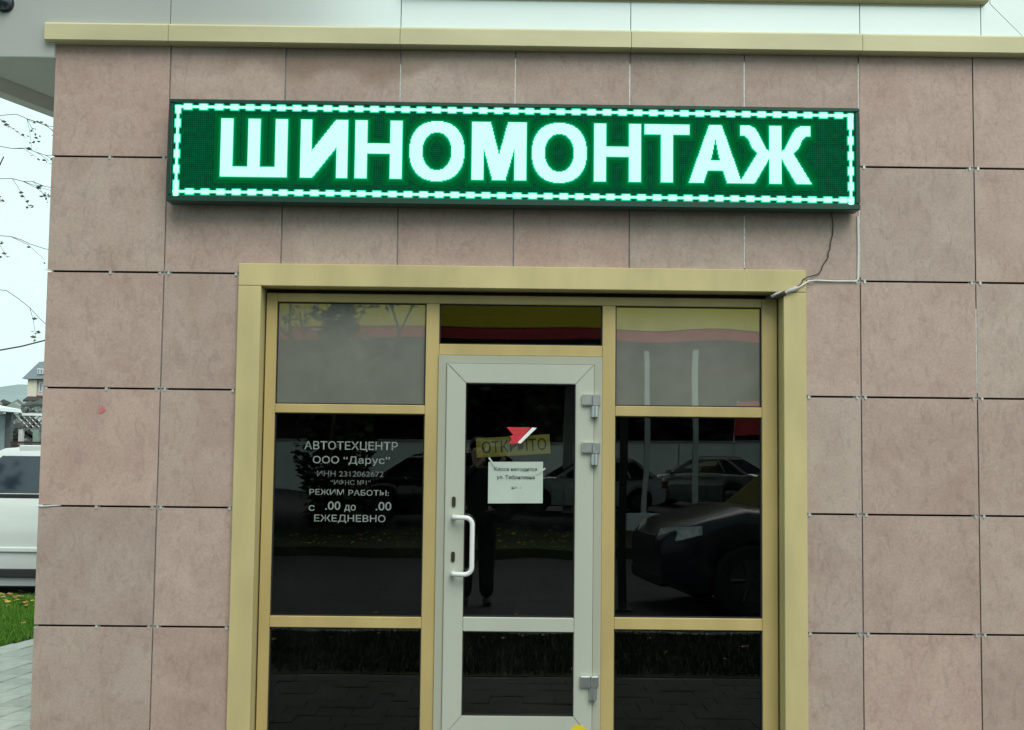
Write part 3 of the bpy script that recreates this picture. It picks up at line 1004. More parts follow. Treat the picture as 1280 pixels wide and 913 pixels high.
def ring(w, h, tx, ty):
    cx_, cy_ = w / 2, h / 2
    def f(x, y):
        e = lambda a, b, n: (abs(x - cx_) / a) ** n + (abs(y - cy_) / b) ** n
        return e(cx_, cy_, 2.25) <= 1 and e(cx_ - tx, cy_ - ty, 2.1) > 1
    return f
H_ = 30
glyphs = {
 'sha': (34, rects((0, 6, 0, H_), (14, 20, 0, H_), (28, 34, 0, H_), (0, 34, 0, 5.0))),
 'i': (24, anyof(rects((0, 5.5, 0, H_), (18.5, 24, 0, H_)), poly_in([(0, 0), (6, 0), (24, 23.5), (24, H_), (18, H_), (0, 6.0)]))),
 'en': (24, rects((0, 6, 0, H_), (18, 24, 0, H_), (0, 24, 13, 18.0))),
 'o': (28, ring(28, 31, 6.4, 5.4)),
 'em': (28, anyof(rects((0, 6, 0, H_), (22, 28, 0, H_)), poly_in([(0, H_), (9.4, H_), (14, 12.5), (18.6, H_), (28, H_), (24, H_ - 6), (17.2, 0), (10.8, 0), (4, H_ - 6)]))),
 'te': (23, rects((0, 23, 25, H_), (8.5, 14.5, 0, H_))),
 'a': (27, lambda x, y: poly_in([(0, 0), (7.3, 0), (9.4, 6.5), (17.6, 6.5), (19.7, 0), (27, 0), (16.6, H_), (10.4, H_)])(x, y) and not poly_in([(11.0, 11.6), (16.0, 11.6), (13.5, 23.5)])(x, y)),
 'zhe': (37, anyof(rects((15.5, 21.5, 0, H_)),
        poly_in([(0, 0), (7.6, 0), (15.5, 13.6), (15.5, 16.6), (13.8, 17.6), (11.5, 22), (9.6, 26), (7.6, 28.8), (4.8, H_), (0.6, H_), (0.6, 25.2), (2.8, 25.2), (4.6, 23.2), (6.6, 18.8), (9.5, 15.8)]),
        poly_in([(37, 0), (29.4, 0), (21.5, 13.6), (21.5, 16.6), (23.2, 17.6), (25.5, 22), (27.4, 26), (29.4, 28.8), (32.2, H_), (36.4, H_), (36.4, 25.2), (34.2, 25.2), (32.4, 23.2), (30.4, 18.8), (27.5, 15.8)])))}
word = [('sha', 25), ('i', 66), ('en', 94), ('o', 122), ('em', 154), ('o', 185), ('en', 217), ('te', 243), ('a', 266), ('zhe', 292)]
for g, c0 in word:
    w, fn = glyphs[g]
    rows = rasterise(fn, w, 31 if g == 'o' else H_)
    r0 = 9 if g == 'o' else 10
    lt = led_obj('letter', rows, c0, r0, M['led_on'], -0.007, -0.0001, sign)
    led_obj('painted_glow', rows, c0, r0, M['led_glow_rim'], 0.0005, 0.0035, lt)  # layered emissive boxes imitate the bloom round each letter
    led_obj('painted_glow', rows, c0, r0, M['led_glow_rim_dim'], 0.0022, 0.009, lt)
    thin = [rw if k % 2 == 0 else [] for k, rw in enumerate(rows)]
    led_obj('painted_glow', thin, c0, r0, M['led_glow_halo'], 0.0030, 0.018, lt)
    led_obj('painted_glow', thin, c0, r0, M['led_glow_halo_faint'], 0.0035, 0.034, lt)
# border: a thin lit line with blocks every 8 LEDs
def line(a, b, c, dd):
    bm = bmesh.new(); add_box(bm, a * P, b * P, -0.004, 0.0039, c * P, dd * P)
    o = bm_obj('border_line', bm, M['led_on'], sign)
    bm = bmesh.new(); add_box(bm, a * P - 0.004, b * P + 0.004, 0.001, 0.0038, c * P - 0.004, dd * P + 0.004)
    bm_obj('painted_glow', bm, M['led_glow_rim'], o)  # painted bloom along the border line
line(1, 351, 45.6, 46.6); line(1, 351, 1.4, 2.4); line(2.0, 3.0, 2.5, 45.5); line(349, 350, 2.5, 45.5)
bmsh = {}
def block(key, w, h):
    bm = bmesh.new(); add_box(bm, -w / 2 * P, w / 2 * P, -0.007, 0.0037, -h / 2 * P, h / 2 * P, 0.004)
    me = bpy.data.meshes.new('border_light'); bmesh.ops.recalc_face_normals(bm, faces=bm.faces); bm.to_mesh(me); bm.free(); me.materials.append(M['led_on'])
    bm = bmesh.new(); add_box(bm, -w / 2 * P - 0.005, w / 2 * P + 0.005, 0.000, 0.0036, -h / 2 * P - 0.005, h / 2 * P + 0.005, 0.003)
    m2 = bpy.data.meshes.new('painted_glow'); bmesh.ops.recalc_face_normals(bm, faces=bm.faces); bm.to_mesh(m2); bm.free(); m2.materials.append(M['led_glow_rim'])  # painted bloom round the border block
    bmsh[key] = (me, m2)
block('h', 4.2, 2.8); block('v', 2.7, 4.2)
def place_block(key, c, r):
    a, b = bmsh[key]
    o = link('border_light', a, None, sign, (c * P, 0, r * P))
    link('painted_glow', b, None, o)
for k in range(43):
    place_block('h', 6 + k * 8.0 + 1.5, 46.1)
    place_block('h', 6 + k * 8.0 + 3.5, 1.9)
for k in range(5):
    place_block('v', 2.5, 37.5 - k * 8.0)
    place_block('v', 349.5, 41.0 - k * 8.0)
for c, r in ((2.5, 45.5), (349.5, 45.8), (2.6, 2.2), (349.5, 2.2)):
    place_block('v', c, r - 0.8)

# ================================================================== THINGS ON THE FRONT
# lettering on the left window
wl = thing('window_lettering', 'grey Cyrillic lettering with opening hours on the dark left window', 'lettering', (1.585, 0.1105, 1.15))
def wtext(body, x0, x1, z0, z1, bold=0.02, mat='print'):
    o = text_obj('text_line', body, M[mat], None, x0 - 1.585, x1 - 1.585, z0 - 1.15, z1 - 1.15, 0.0, bold)
    o.parent = wl
YL = 0.1105
wtext('АВТОТЕХЦЕНТР', 1.336, 1.826, 1.520, 1.573, 0.008)
wtext('ООО “Дарус”', 1.382, 1.786, 1.446, 1.495, 0.008)
wtext('ИНН 2312062672', 1.406, 1.754, 1.388, 1.418, 0.008, 'print_dim')
wtext('“ИФНС №1”', 1.478, 1.688, 1.344, 1.372, 0.008, 'print_dim')
wtext('РЕЖИМ', 1.368, 1.548, 1.292, 1.322, 0.008)
wtext('РАБОТЫ:', 1.572, 1.784, 1.290, 1.320, 0.008)
wtext('с', 1.366, 1.398, 1.208, 1.238, 0.008)
wtext('.00', 1.452, 1.532, 1.214, 1.259, 0.01)
wtext('до', 1.552, 1.612, 1.204, 1.242, 0.01)
wtext('.00', 1.716, 1.798, 1.214, 1.259, 0.008)
wtext('ЕЖЕДНЕВНО', 1.396, 1.768, 1.146, 1.190, 0.008)

# open board hanging behind the door glass
ob = thing('open_board', 'small yellow board reading ОТКРЫТО behind the door glass', 'sign', (2.432, 0.145, 1.56))
ob.rotation_euler = (0, R(-4.0), 0)
box('board', M['yellow_board'], ob, -0.195, 0.195, 0.0, 0.004, -0.052, 0.05)
o = text_obj('lettering', 'ОТКРЫТО', M['ink'], ob, -0.165, 0.175, -0.032, 0.032, -0.002, 0.01)
tube('string', M['ink'], ob, [(-0.17, 0.002, 0.05), (0.0, 0.004, 0.135), (0.17, 0.002, 0.05)], 0.0012, 5)

# paper notice
pn = thing('paper_notice', 'white sheet of paper with typed lines taped to the door glass', 'notice', (2.446, 0.0925, 1.366))
bm = bmesh.new()
nx, nz = 8, 6
grid = [[bm.verts.new((-0.143 + 0.286 * i / nx, -0.0012 - 0.003 * (1 + math.sin(i * 1.3 + j * 0.7)) * (0.3 + j / nz * 0.0) , -0.108 + 0.216 * j / nz + 0.004 * i / nx)) for i in range(nx + 1)] for j in range(nz + 1)]
for j in range(nz):
    for i in range(nx):
        bm.faces.new((grid[j][i], grid[j][i + 1], grid[j + 1][i + 1], grid[j + 1][i]))
bm_obj('sheet', bm, M['paper'], pn, smooth=60)
text_obj('text_line', 'Касса находится', M['ink'], pn, -0.112, 0.112, 0.060, 0.082, -0.0052, 0.012)
text_obj('text_line', 'ул. Табрилевна', M['ink'], pn, -0.098, 0.100, 0.016, 0.040, -0.0052, 0.012)
text_obj('text_line', '№ 1', M['ink_faint'], pn, -0.02, 0.03, -0.030, -0.016, -0.0052, 0.01)
for sx, sz in ((-0.125, 0.108), (0.132, 0.062)):
    bm = bmesh.new()
    a = R(35 if sx > 0 else -55)
    u = Vector((math.cos(a), 0, math.sin(a))); v = Vector((-math.sin(a), 0, math.cos(a)))
    c = Vector((sx, -0.0066, sz))
    bm.faces.new([bm.verts.new(c + u * 0.028 * p + v * 0.0045 * q_) for p, q_ in ((-1, -1), (1, -1), (1, 1), (-1, 1))])
    bm_obj('tape', bm, M['paper'], pn)

# red arrow sticker with white slash
st = thing('arrow_sticker', 'red arrow-like sticker with a white slash high on the door glass', 'sticker', (2.47, 0.0930, 1.612))
prism('red_shape', M['red_vinyl'], st, [(-0.074, 0.045), (0.052, 0.045), (-0.018, -0.042), (-0.064, -0.042), (-0.046, -0.016), (-0.058, -0.002), (-0.038, 0.004)], 'y', -0.0012, 0.0)
prism('white_slash', M['white_vinyl'], st, [(0.060, 0.045), (0.084, 0.042), (0.0, -0.041), (-0.014, -0.037), (-0.012, -0.032)], 'y', -0.0018, -0.0002)
# yellow round sticker on the bottom rail
bm = bmesh.new(); add_prism(bm, [(0.045 * math.cos(2 * math.pi * k / 24), 0.045 * math.sin(2 * math.pi * k / 24)) for k in range(24)], 'y', -0.0012, -0.0002)
ys = bm_obj('round_sticker', bm, M['yellow_vinyl'], None, (2.782, LY, 0.088))
tag(ys, 'round yellow sticker on the bottom rail of the door', 'sticker')
# faded red mark on a tile
bm = bmesh.new(); add_prism(bm, [(-0.010, -0.020), (0.004, -0.018), (0.022, -0.004), (0.014, 0.012), (0.004, 0.022), (-0.002, 0.006), (-0.014, 0.002)], 'y', -0.0012, -0.0002)
tag(bm_obj('paint_mark', bm, M['pink'], None, (0.305, -0.0025, 1.722)), 'small faded red mark on a tile left of the entrance', 'mark')

# cables at the top right of the portal
wc = bpy.data.objects.new('white_cable', None)
cab = thing('white_cable', 'thin white cable along the tile joint to the portal corner ending in grey tape', 'cable', (3.85, -0.035, 2.37))
def cpts(pts): return [(x - 3.85, y + 0.035, z - 2.37) for x, y, z in pts]
tube('cable', M['wire_white'], cab, cpts([(4.2235, -0.004, 2.78), (4.2245, -0.005, 2.60), (4.2225, -0.005, 2.452), (4.214, -0.007, 2.437), (4.10, -0.007, 2.436), (4.00, -0.010, 2.438), (3.958, -0.030, 2.432), (3.930, -0.039, 2.414), (3.895, -0.041, 2.392), (3.862, -0.040, 2.380), (3.838, -0.038, 2.366)]), 0.0042, 6)
bm = bmesh.new()
add_tube(bm, cpts([(3.905, -0.041, 2.397), (3.880, -0.043, 2.388), (3.85, -0.043, 2.378), (3.832, -0.040, 2.366)]), [0.007, 0.012, 0.011, 0.008], 8)
bm_obj('tape_wrap', bm, M['tape'], cab, smooth=40)
bm = bmesh.new()
add_tube(bm, cpts([(3.835, -0.037, 2.367), (3.80, -0.02, 2.355), (3.782, 0.0, 2.350), (3.748, 0.03, 2.345)]), [0.012, 0.017, 0.015, 0.006], 8)
bm_obj('cable_end', bm, M['wire_dark'], cab, smooth=40)
bm = bmesh.new()
add_tube(bm, cpts([(3.822, -0.031, 2.372), (3.795, -0.024, 2.362), (3.768, -0.006, 2.352)]), [0.006, 0.012, 0.007], 6)
bm_obj('silver_tape', bm, M['tape'], cab, smooth=40)
dc = tube('dark_cable', M['wire_dark'], None, [(4.083, -0.006, 2.80), (4.093, -0.006, 2.74), (4.090, -0.005, 2.68), (4.079, -0.006, 2.64), (4.076, -0.005, 2.605), (4.066, -0.006, 2.585), (4.066, -0.005, 2.56), (4.050, -0.006, 2.538), (4.038, -0.005, 2.52), (4.030, -0.006, 2.495), (4.016, -0.007, 2.474), (3.985, -0.010, 2.463), (3.95, -0.033, 2.452), (3.925, -0.036, 2.437), (3.915, -0.037, 2.414), (3.89, -0.039, 2.398)], 0.0030, 5)
tag(dc, 'thin dark crooked wire hanging from under the sign to the portal corner', 'wire')
# bits of white cord in the joints at the left corner
o = tube('cord_end', M['wire_white'], None, [(-0.012, -0.003, 1.224), (0.03, -0.006, 1.2235), (0.07, -0.004, 1.2265), (0.115, 0.004, 1.2285)], [0.0028, 0.004, 0.0035, 0.002], 6)
tag(o, 'white cord end poking from the joint low on the left corner', 'cord')
o = tube('cord_end', M['wire_white'], None, [(-0.010, 0.0, 2.446), (0.008, -0.006, 2.442), (0.03, 0.004, 2.437)], [0.003, 0.004, 0.002], 6)
tag(o, 'tiny white cord end poking from the joint high on the left corner', 'cord')

# dome fixture on the fascia
dm = thing('dome_camera', 'small dark round fixture on the pale fascia in the top left corner', 'camera', (-0.262, -0.0305, 3.845))
bm = bmesh.new()
add_tube(bm, [(0, 0, 0), (0, -0.012, 0)], 0.048, 20)
bm_obj('base', bm, M['post_dark'], dm, smooth=40)
bm = bmesh.new()
add_tube(bm, [(0, -0.012, 0), (0, -0.030, 0), (0, -0.045, 0), (0, -0.056, 0), (0, -0.061, 0)], [0.042, 0.040, 0.032, 0.018, 0.004], 20)
bm_obj('dome', bm, M['car_glass'], dm, smooth=60)

# ================================================================== VEHICLES
def interp(pts, x):
    if x <= pts[0][0]: return pts[0][1]
    for (a, b), (c, d_) in zip(pts, pts[1:]):
        if x <= c:
            t = (x - a) / (c - a)
            return b + (d_ - b) * t
    return pts[-1][1]

def make_car(label, loc, rotz, paint, L=4.5, W=1.8, H=1.6, hood=0.98, belt=1.04, tail=1.0, gc=0.2, wr=0.34, cowl=0.9, rear=-1.95, roof_f=0.15, roof_r=-1.6, clad=False, group=None, name='parked_car'):
    car = thing(name, label, 'car', loc, rotz, group)
    pm_ = M[paint]
    fa, ra_ = L / 2 - 0.86, -L / 2 + 0.82
    top = [(-L / 2, tail - 0.22), (-L / 2 + 0.08, tail - 0.06), (-L / 2 + 0.3, tail), (rear + 0.2, belt), (cowl, belt), (cowl + 0.3, hood + 0.02), (L / 2 - 0.45, hood - 0.10), (L / 2 - 0.15, hood - 0.20), (L / 2, hood - 0.34)]
    hwp = [(-L / 2, W * 0.38), (-L / 2 + 0.15, W * 0.455), (-L / 2 + 0.5, W * 0.49), (0, W * 0.5), (L / 2 - 0.7, W * 0.49), (L / 2 - 0.3, W * 0.455), (L / 2 - 0.08, W * 0.39), (L / 2, W * 0.33)]
    xs = sorted(set([-L / 2 + L * k / 44 for k in range(45)] + [a + wr * 1.16 * math.cos(R(t)) for a in (fa, ra_) for t in range(0, 181, 12)]))
    ar = wr * 1.16
    bm = bmesh.new()
    rings = []
    for x in xs:
        zb = gc + 0.05
        for a in (fa, ra_):
            if abs(x - a) < ar:
                zb = max(zb, wr + math.sqrt(max(0, ar * ar - (x - a) ** 2)) * 0.97)
        if x < -L / 2 + 0.3 or x > L / 2 - 0.3:
            zb = max(zb, gc + 0.05 + 0.09 * (1 - (L / 2 - abs(x)) / 0.3))
        zt = interp(top, x)
        hw = interp(hwp, x)
        dz = zt - zb
        prof = [(0.93, zb), (0.965, zb + dz * 0.12), (0.985, zb + dz * 0.32), (1.0, zb + dz * 0.55), (0.995, zb + dz * 0.72), (0.965, zb + dz * 0.86), (0.915, zt - 0.02), (0.86, zt), (0.45, zt + 0.02), (0, zt + 0.03)]
        ptsr = [(hw * a, z) for a, z in prof]
        ringv = [bm.verts.new((x, y, z)) for y, z in ptsr] + [bm.verts.new((x, -y, z)) for y, z in ptsr[-2::-1]]
        rings.append(ringv)
    for a, b in zip(rings, rings[1:]):
        for k in range(len(a) - 1):
            bm.faces.new((a[k], b[k], b[k + 1], a[k + 1]))
    bm.faces.new(rings[0]); bm.faces.new(rings[-1][::-1])
    bm_obj('body', bm, pm_, car, smooth=35)
    # underside and wheel wells
    bm = bmesh.new()
    add_box(bm, -L / 2 + 0.25, L / 2 - 0.25, -W * 0.40, W * 0.40, gc + 0.02, 0.75)
    bm_obj('underbody', bm, M['plastic'], car)
    if clad:
        for s_ in (-1, 1):
            bm = bmesh.new()
            y0, y1 = sorted((s_ * W * 0.475, s_ * W * 0.503))
            add_box(bm, ra_ + ar + 0.02, fa - ar - 0.02, y0, y1, 0.225, 0.32, 0.01)
            bm_obj('sill_trim', bm, M['plastic'], car)
    # greenhouse
    hb, ht = W * 0.445, W * 0.345
    lev = [(belt - 0.01, rear, cowl + 0.05, hb), (belt + (H - belt) * 0.82, roof_r - 0.03, roof_f + 0.10, ht + 0.02), (H - 0.03, roof_r + 0.08, roof_f - 0.04, ht - 0.02), (H, roof_r + 0.35, roof_f - 0.35, ht - 0.22)]
    bm = bmesh.new()
    rg = []
    for z, a, b, y in lev:
        rg.append([bm.verts.new(p) for p in ((a, y, z), (b, y * 0.94, z), (b, -y * 0.94, z), (a, -y, z))])
    for a, b in zip(rg, rg[1:]):
        for k in range(4):
            bm.faces.new((a[k], a[(k + 1) % 4], b[(k + 1) % 4], b[k]))
    bm.faces.new(rg[-1]); bm.faces.new(rg[0][::-1])
    bm_obj('cabin', bm, pm_, car, smooth=25)
    # windows: set 4 mm proud of the cabin sides
    def side_pt(s_, u, v):      # u along 0..1 rear->front, v 0..1 up the side
        z0, a0, b0, y0 = lev[0]; z1, a1, b1, y1 = lev[1]
        xl = a0 + (b0 - a0) * u; yl = y0 * (1 - 0.06 * u)
        xh = a1 + (b1 - a1) * u; yh = y1 * (1 - 0.06 * u)
        return Vector((xl + (xh - xl) * v, s_ * (yl + (yh - yl) * v), z0 + (z1 - z0) * v))
    def quad(name, pts, mat, off):
        n = (pts[1] - pts[0]).cross(pts[3] - pts[0]).normalized()
        if n.dot(Vector((sum(p.x for p in pts) / 4, sum(p.y for p in pts) / 4, 0.3))) < 0: n = -n
        bm = bmesh.new()
        A = [bm.verts.new(p + n * off) for p in pts]; Bv = [bm.verts.new(p - n * 0.01) for p in pts]
        bm.faces.new(A); bm.faces.new(Bv[::-1])
        for k in range(4): bm.faces.new((A[k], Bv[k], Bv[(k + 1) % 4], A[(k + 1) % 4]))
        return bm_obj(name, bm, mat, car)
    for s_ in (-1, 1):
        for (u0, u1) in ((0.06, 0.26), (0.285, 0.58), (0.605, 0.93)):
            quad('side_window', [side_pt(s_, u0, 0.10), side_pt(s_, u1, 0.10), side_pt(s_, u1, 0.97), side_pt(s_, u0, 0.97)], M['car_glass'], 0.004)
    for s_ in (-1, 1):
        for sx in (rear + 0.62, -0.55, 0.62):
            y0, y1 = sorted((s_ * W * 0.486, s_ * W * 0.5012))
            box('door_seam', M['plastic'], car, sx - 0.004, sx + 0.004, y0, y1, gc + 0.16, belt - 0.17)
        y0, y1 = sorted((s_ * W * 0.49, s_ * W * 0.508))
        box('side_moulding', pm_, car, ra_ + ar + 0.03, fa - ar - 0.03, y0, y1, gc + 0.42, gc + 0.475, 0.01)
        y0, y1 = sorted((s_ * W * 0.43, s_ * W * 0.457))
        box('window_sill_strip', M['plastic'], car, rear + 0.15, cowl - 0.12, y0, y1, belt - 0.012, belt + 0.028, 0.004)
        y0, y1 = sorted((s_ * W * 0.30, s_ * W * 0.325))
        box('roof_rail', pm_, car, roof_r + 0.2, roof_f - 0.2, y0, y1, H - 0.06, H + 0.008, 0.01)
    for (k, e_) in ((1, 'windscreen'), (0, 'rear_window')):
        z0, z1 = lev[0][0], lev[1][0]
        xl, xh = lev[0][1 + (1 if k else 0)], lev[1][1 + (1 if k else 0)]
        yl, yh = lev[0][3] * (0.94 if k else 1), lev[1][3] * (0.94 if k else 1)
        def pp(v, s_): return Vector((xl + (xh - xl) * v, s_ * (yl + (yh - yl) * v) * 0.92, z0 + (z1 - z0) * v))
        quad(e_, [pp(0.08, -1), pp(0.08, 1), pp(0.97, 1), pp(0.97, -1)], M['car_glass'], 0.004)
    # lamps, grille, bumpers, plates
    for s_ in (-1, 1):
        bm = bmesh.new()
        hz = hood - 0.30
        xq = L / 2
        P0 = [(xq - 0.02, s_ * W * 0.22, hz - 0.02), (xq - 0.12, s_ * W * 0.40, hz - 0.03), (xq - 0.34, s_ * W * 0.474, hz + 0.05), (xq - 0.33, s_ * W * 0.460, hz + 0.145), (xq - 0.18, s_ * W * 0.38, hz + 0.12), (xq - 0.05, s_ * W * 0.23, hz + 0.08)]
        vs_ = [bm.verts.new(p) for p in P0]
        vb = [bm.verts.new((p[0] - 0.06, p[1] * 0.93, p[2])) for p in P0]
        bm.faces.new(vs_); bm.faces.new(vb[::-1])
        for k in range(6): bm.faces.new((vs_[k], vb[k], vb[(k + 1) % 6], vs_[(k + 1) % 6]))
        bm_obj('headlight', bm, M['headlamp'], car)
        bm = bmesh.new()
        y0, y1 = sorted((s_ * W * 0.30, s_ * W * 0.462))
        add_box(bm, -L / 2 - 0.005, -L / 2 + 0.16, y0, y1, tail - 0.34, tail - 0.16, 0.02)
        bm_obj('tail_light', bm, M['taillamp'], car)
        bm = bmesh.new()
        y0, y1 = sorted((s_ * (W * 0.47), s_ * (W * 0.47 + 0.2)))
        add_box(bm, cowl - 0.22, cowl - 0.08, y0, y1, belt + 0.0, belt + 0.13, 0.03)
        bm_obj('mirror', bm, pm_, car)
        for hx in (-0.35, 0.62):
            bm = bmesh.new()
            y0, y1 = sorted((s_ * W * 0.485, s_ * W * 0.508))
            add_box(bm, hx - 0.27, hx - 0.09, y0, y1, belt - 0.14, belt - 0.115, 0.006)
            bm_obj('door_handle', bm, pm_, car)
    box('grille', M['plastic'], car, L / 2 - 0.05, L / 2 + 0.006, -W * 0.21, W * 0.21, hood - 0.44, hood - 0.30, 0.01)
    box('bumper', M['plastic'], car, L / 2 - 0.10, L / 2 + 0.02, -W * 0.34, W * 0.34, gc + 0.08, gc + 0.22, 0.03)
    box('bumper', M['plastic'], car, -L / 2 - 0.02, -L / 2 + 0.10, -W * 0.36, W * 0.36, gc + 0.08, gc + 0.24, 0.03)
    for ax in (fa, ra_):
        for s_ in (-1, 1):
            w = bpy.data.objects.new('wheel', None); COL.objects.link(w); w.parent = car
            yo = s_ * (W * 0.5 - 0.02); yi = s_ * (W * 0.5 - 0.22)
            bm = bmesh.new()
            add_tube(bm, [(ax, yi, wr), (ax, yi + (yo - yi) * 0.12, wr), (ax, yi + (yo - yi) * 0.88, wr), (ax, yo, wr)], [wr * 0.93, wr, wr, wr * 0.93], 24)
            bm_obj('tyre', bm, M['tyre'], w, smooth=40)
            bm = bmesh.new()
            add_tube(bm, [(ax, yo - s_ * 0.03, wr), (ax, yo + s_ * 0.004, wr)], [wr * 0.63, wr * 0.60], 20)
            for k in range(5):
                a = 2 * math.pi * k / 5
                c, sn = math.cos(a), math.sin(a)
                add_tube(bm, [(ax + c * 0.05, yo + s_ * 0.012, wr + sn * 0.05), (ax + c * wr * 0.58, yo + s_ * 0.008, wr + sn * wr * 0.58)], 0.022, 5)
            bm_obj('rim', bm, M['rim'], w, smooth=30)
    return car

make_car('white car parked beyond the lawn at the left edge, cut by the shop corner', (-3.1, 7.95, ZR), R(180), 'car_white', L=4.5, W=1.8, H=1.66, hood=1.05, belt=1.10, tail=1.12, gc=0.08, cowl=0.75, rear=-2.05, roof_f=0.15, roof_r=-1.85, clad=True)
make_car('dark blue-grey car reflected in the right window, nose towards the door', (6.05, -7.1, ZR), R(172), 'car_dark', L=4.2, W=1.8, H=1.68, hood=1.08, belt=1.08, tail=1.1, gc=0.2, wr=0.35, cowl=0.95, rear=-1.9, roof_f=0.25, roof_r=-1.75)
make_car('silver car under the forecourt canopy reflected in the right window', (8.4, -29.6, ZR), R(215), 'car_silver', L=4.5, W=1.78, H=1.46, hood=0.92, belt=0.95, tail=0.98, gc=0.16, cowl=0.8, rear=-1.85, roof_f=0.0, roof_r=-1.1)
make_car('white car under the forecourt canopy reflected in the door glass', (4.5, -25.6, ZR), R(170), 'car_white', L=4.4, W=1.76, H=1.48, hood=0.95, belt=0.97, tail=1.0, gc=0.17, cowl=0.8, rear=-1.9, roof_f=0.05, roof_r=-1.3)
make_car('black car behind the far verge reflected in the left window', (0.7, -20.6, ZR), R(155), 'car_black', L=4.5, W=1.8, H=1.6, hood=1.02, belt=1.02, tail=1.05, gc=0.2, cowl=0.9, rear=-2.0, roof_f=0.1, roof_r=-1.75)

# ================================================================== OPPOSITE SIDE OF THE ROAD (seen in the glass)
can = thing('forecourt_canopy', 'big flat canopy with yellow fascia and red stripe reflected in the upper panes', 'canopy', (4, -22, 0))
CX0, CX1, CY0, CY1, CZ = -11.0, 14.0, -5.0, 5.4, 3.62     # local
box('roof_slab', M['canopy_under'], can, CX0 + 0.1, CX1 - 0.1, CY0 + 0.1, CY1 - 0.1, CZ + 0.1, CZ + 1.3)
for (a, b, c, dd) in ((CX0, CX1, CY1 - 0.09, CY1), (CX0, CX1, CY0, CY0 + 0.09), (CX0, CX0 + 0.09, CY0 + 0.091, CY1 - 0.091), (CX1 - 0.09, CX1, CY0 + 0.091, CY1 - 0.091)):
    box('fascia', M['canopy_yellow'], can, a, b, c, dd, CZ + 0.26, CZ + 1.35)
    box('stripe', M['canopy_red'], can, a + 0.01, b - 0.01, c + 0.005, dd - 0.005, CZ + 0.02, CZ + 0.24)
for x in (-8.0, 0.2, 8.6):
    for y in (-3.5, 3.4):
        box('column', M['post_white'], can, x - 0.14, x + 0.14, y - 0.14, y + 0.14, ZR, CZ + 0.099)
lw = thing('low_wall', 'low white wall with thin pale posts across the road, reflected in the right window', 'wall', (8, -16.75, ZR))
box('plinth', M['wall_white'], lw, -3.2, 5.0, -0.15, 0.15, 0.0, 0.45, 0.02)
for x in (-2.85, -1.88, -0.2, 1.5, 3.2):
    box('post', M['post_white'], lw, x - 0.05, x + 0.05, -0.05, 0.05, 0.451, 3.6)
ww = thing('white_wall', 'long white rendered wall at the back of the forecourt', 'wall', (4, -38.7, ZR))
for k in range(6):
    box('wall_panel', M['wall_white'], ww, -11 + k * 4.0 + 0.02, -11 + (k + 1) * 4.0 - 0.02, -0.15, 0.15, 0.0, 1.95, 0.02)
box('coping', M['kerb'], ww, -11.05, 13.05, -0.2, 0.2, 1.951, 2.03)
rb_ = thing('red_banner', 'red banner on the white wall behind the forecourt', 'banner', (11.7, -38.4, 2.75))
box('cloth', M['canopy_red'], rb_, -0.6, 0.6, -0.02, 0.02, -0.65, 0.65)
for sx in (-0.58, 0.58):
    box('pole', M['post_white'], rb_, sx - 0.03, sx + 0.03, -0.055, -0.022, -2.9, 0.7)
bo = thing('street_post', 'slim dark post standing on the road, reflected in the right window beside the door', 'post', (3.66, -6.34, ZR))
box('shaft', M['post_dark'], bo, -0.04, 0.04, -0.04, 0.04, 0.0, 2.6, 0.008)
box('foot', M['post_dark'], bo, -0.09, 0.09, -0.09, 0.09, -0.008, 0.03, 0.004)
box('cap', M['post_dark'], bo, -0.05, 0.05, -0.05, 0.05, 2.601, 2.63, 0.004)

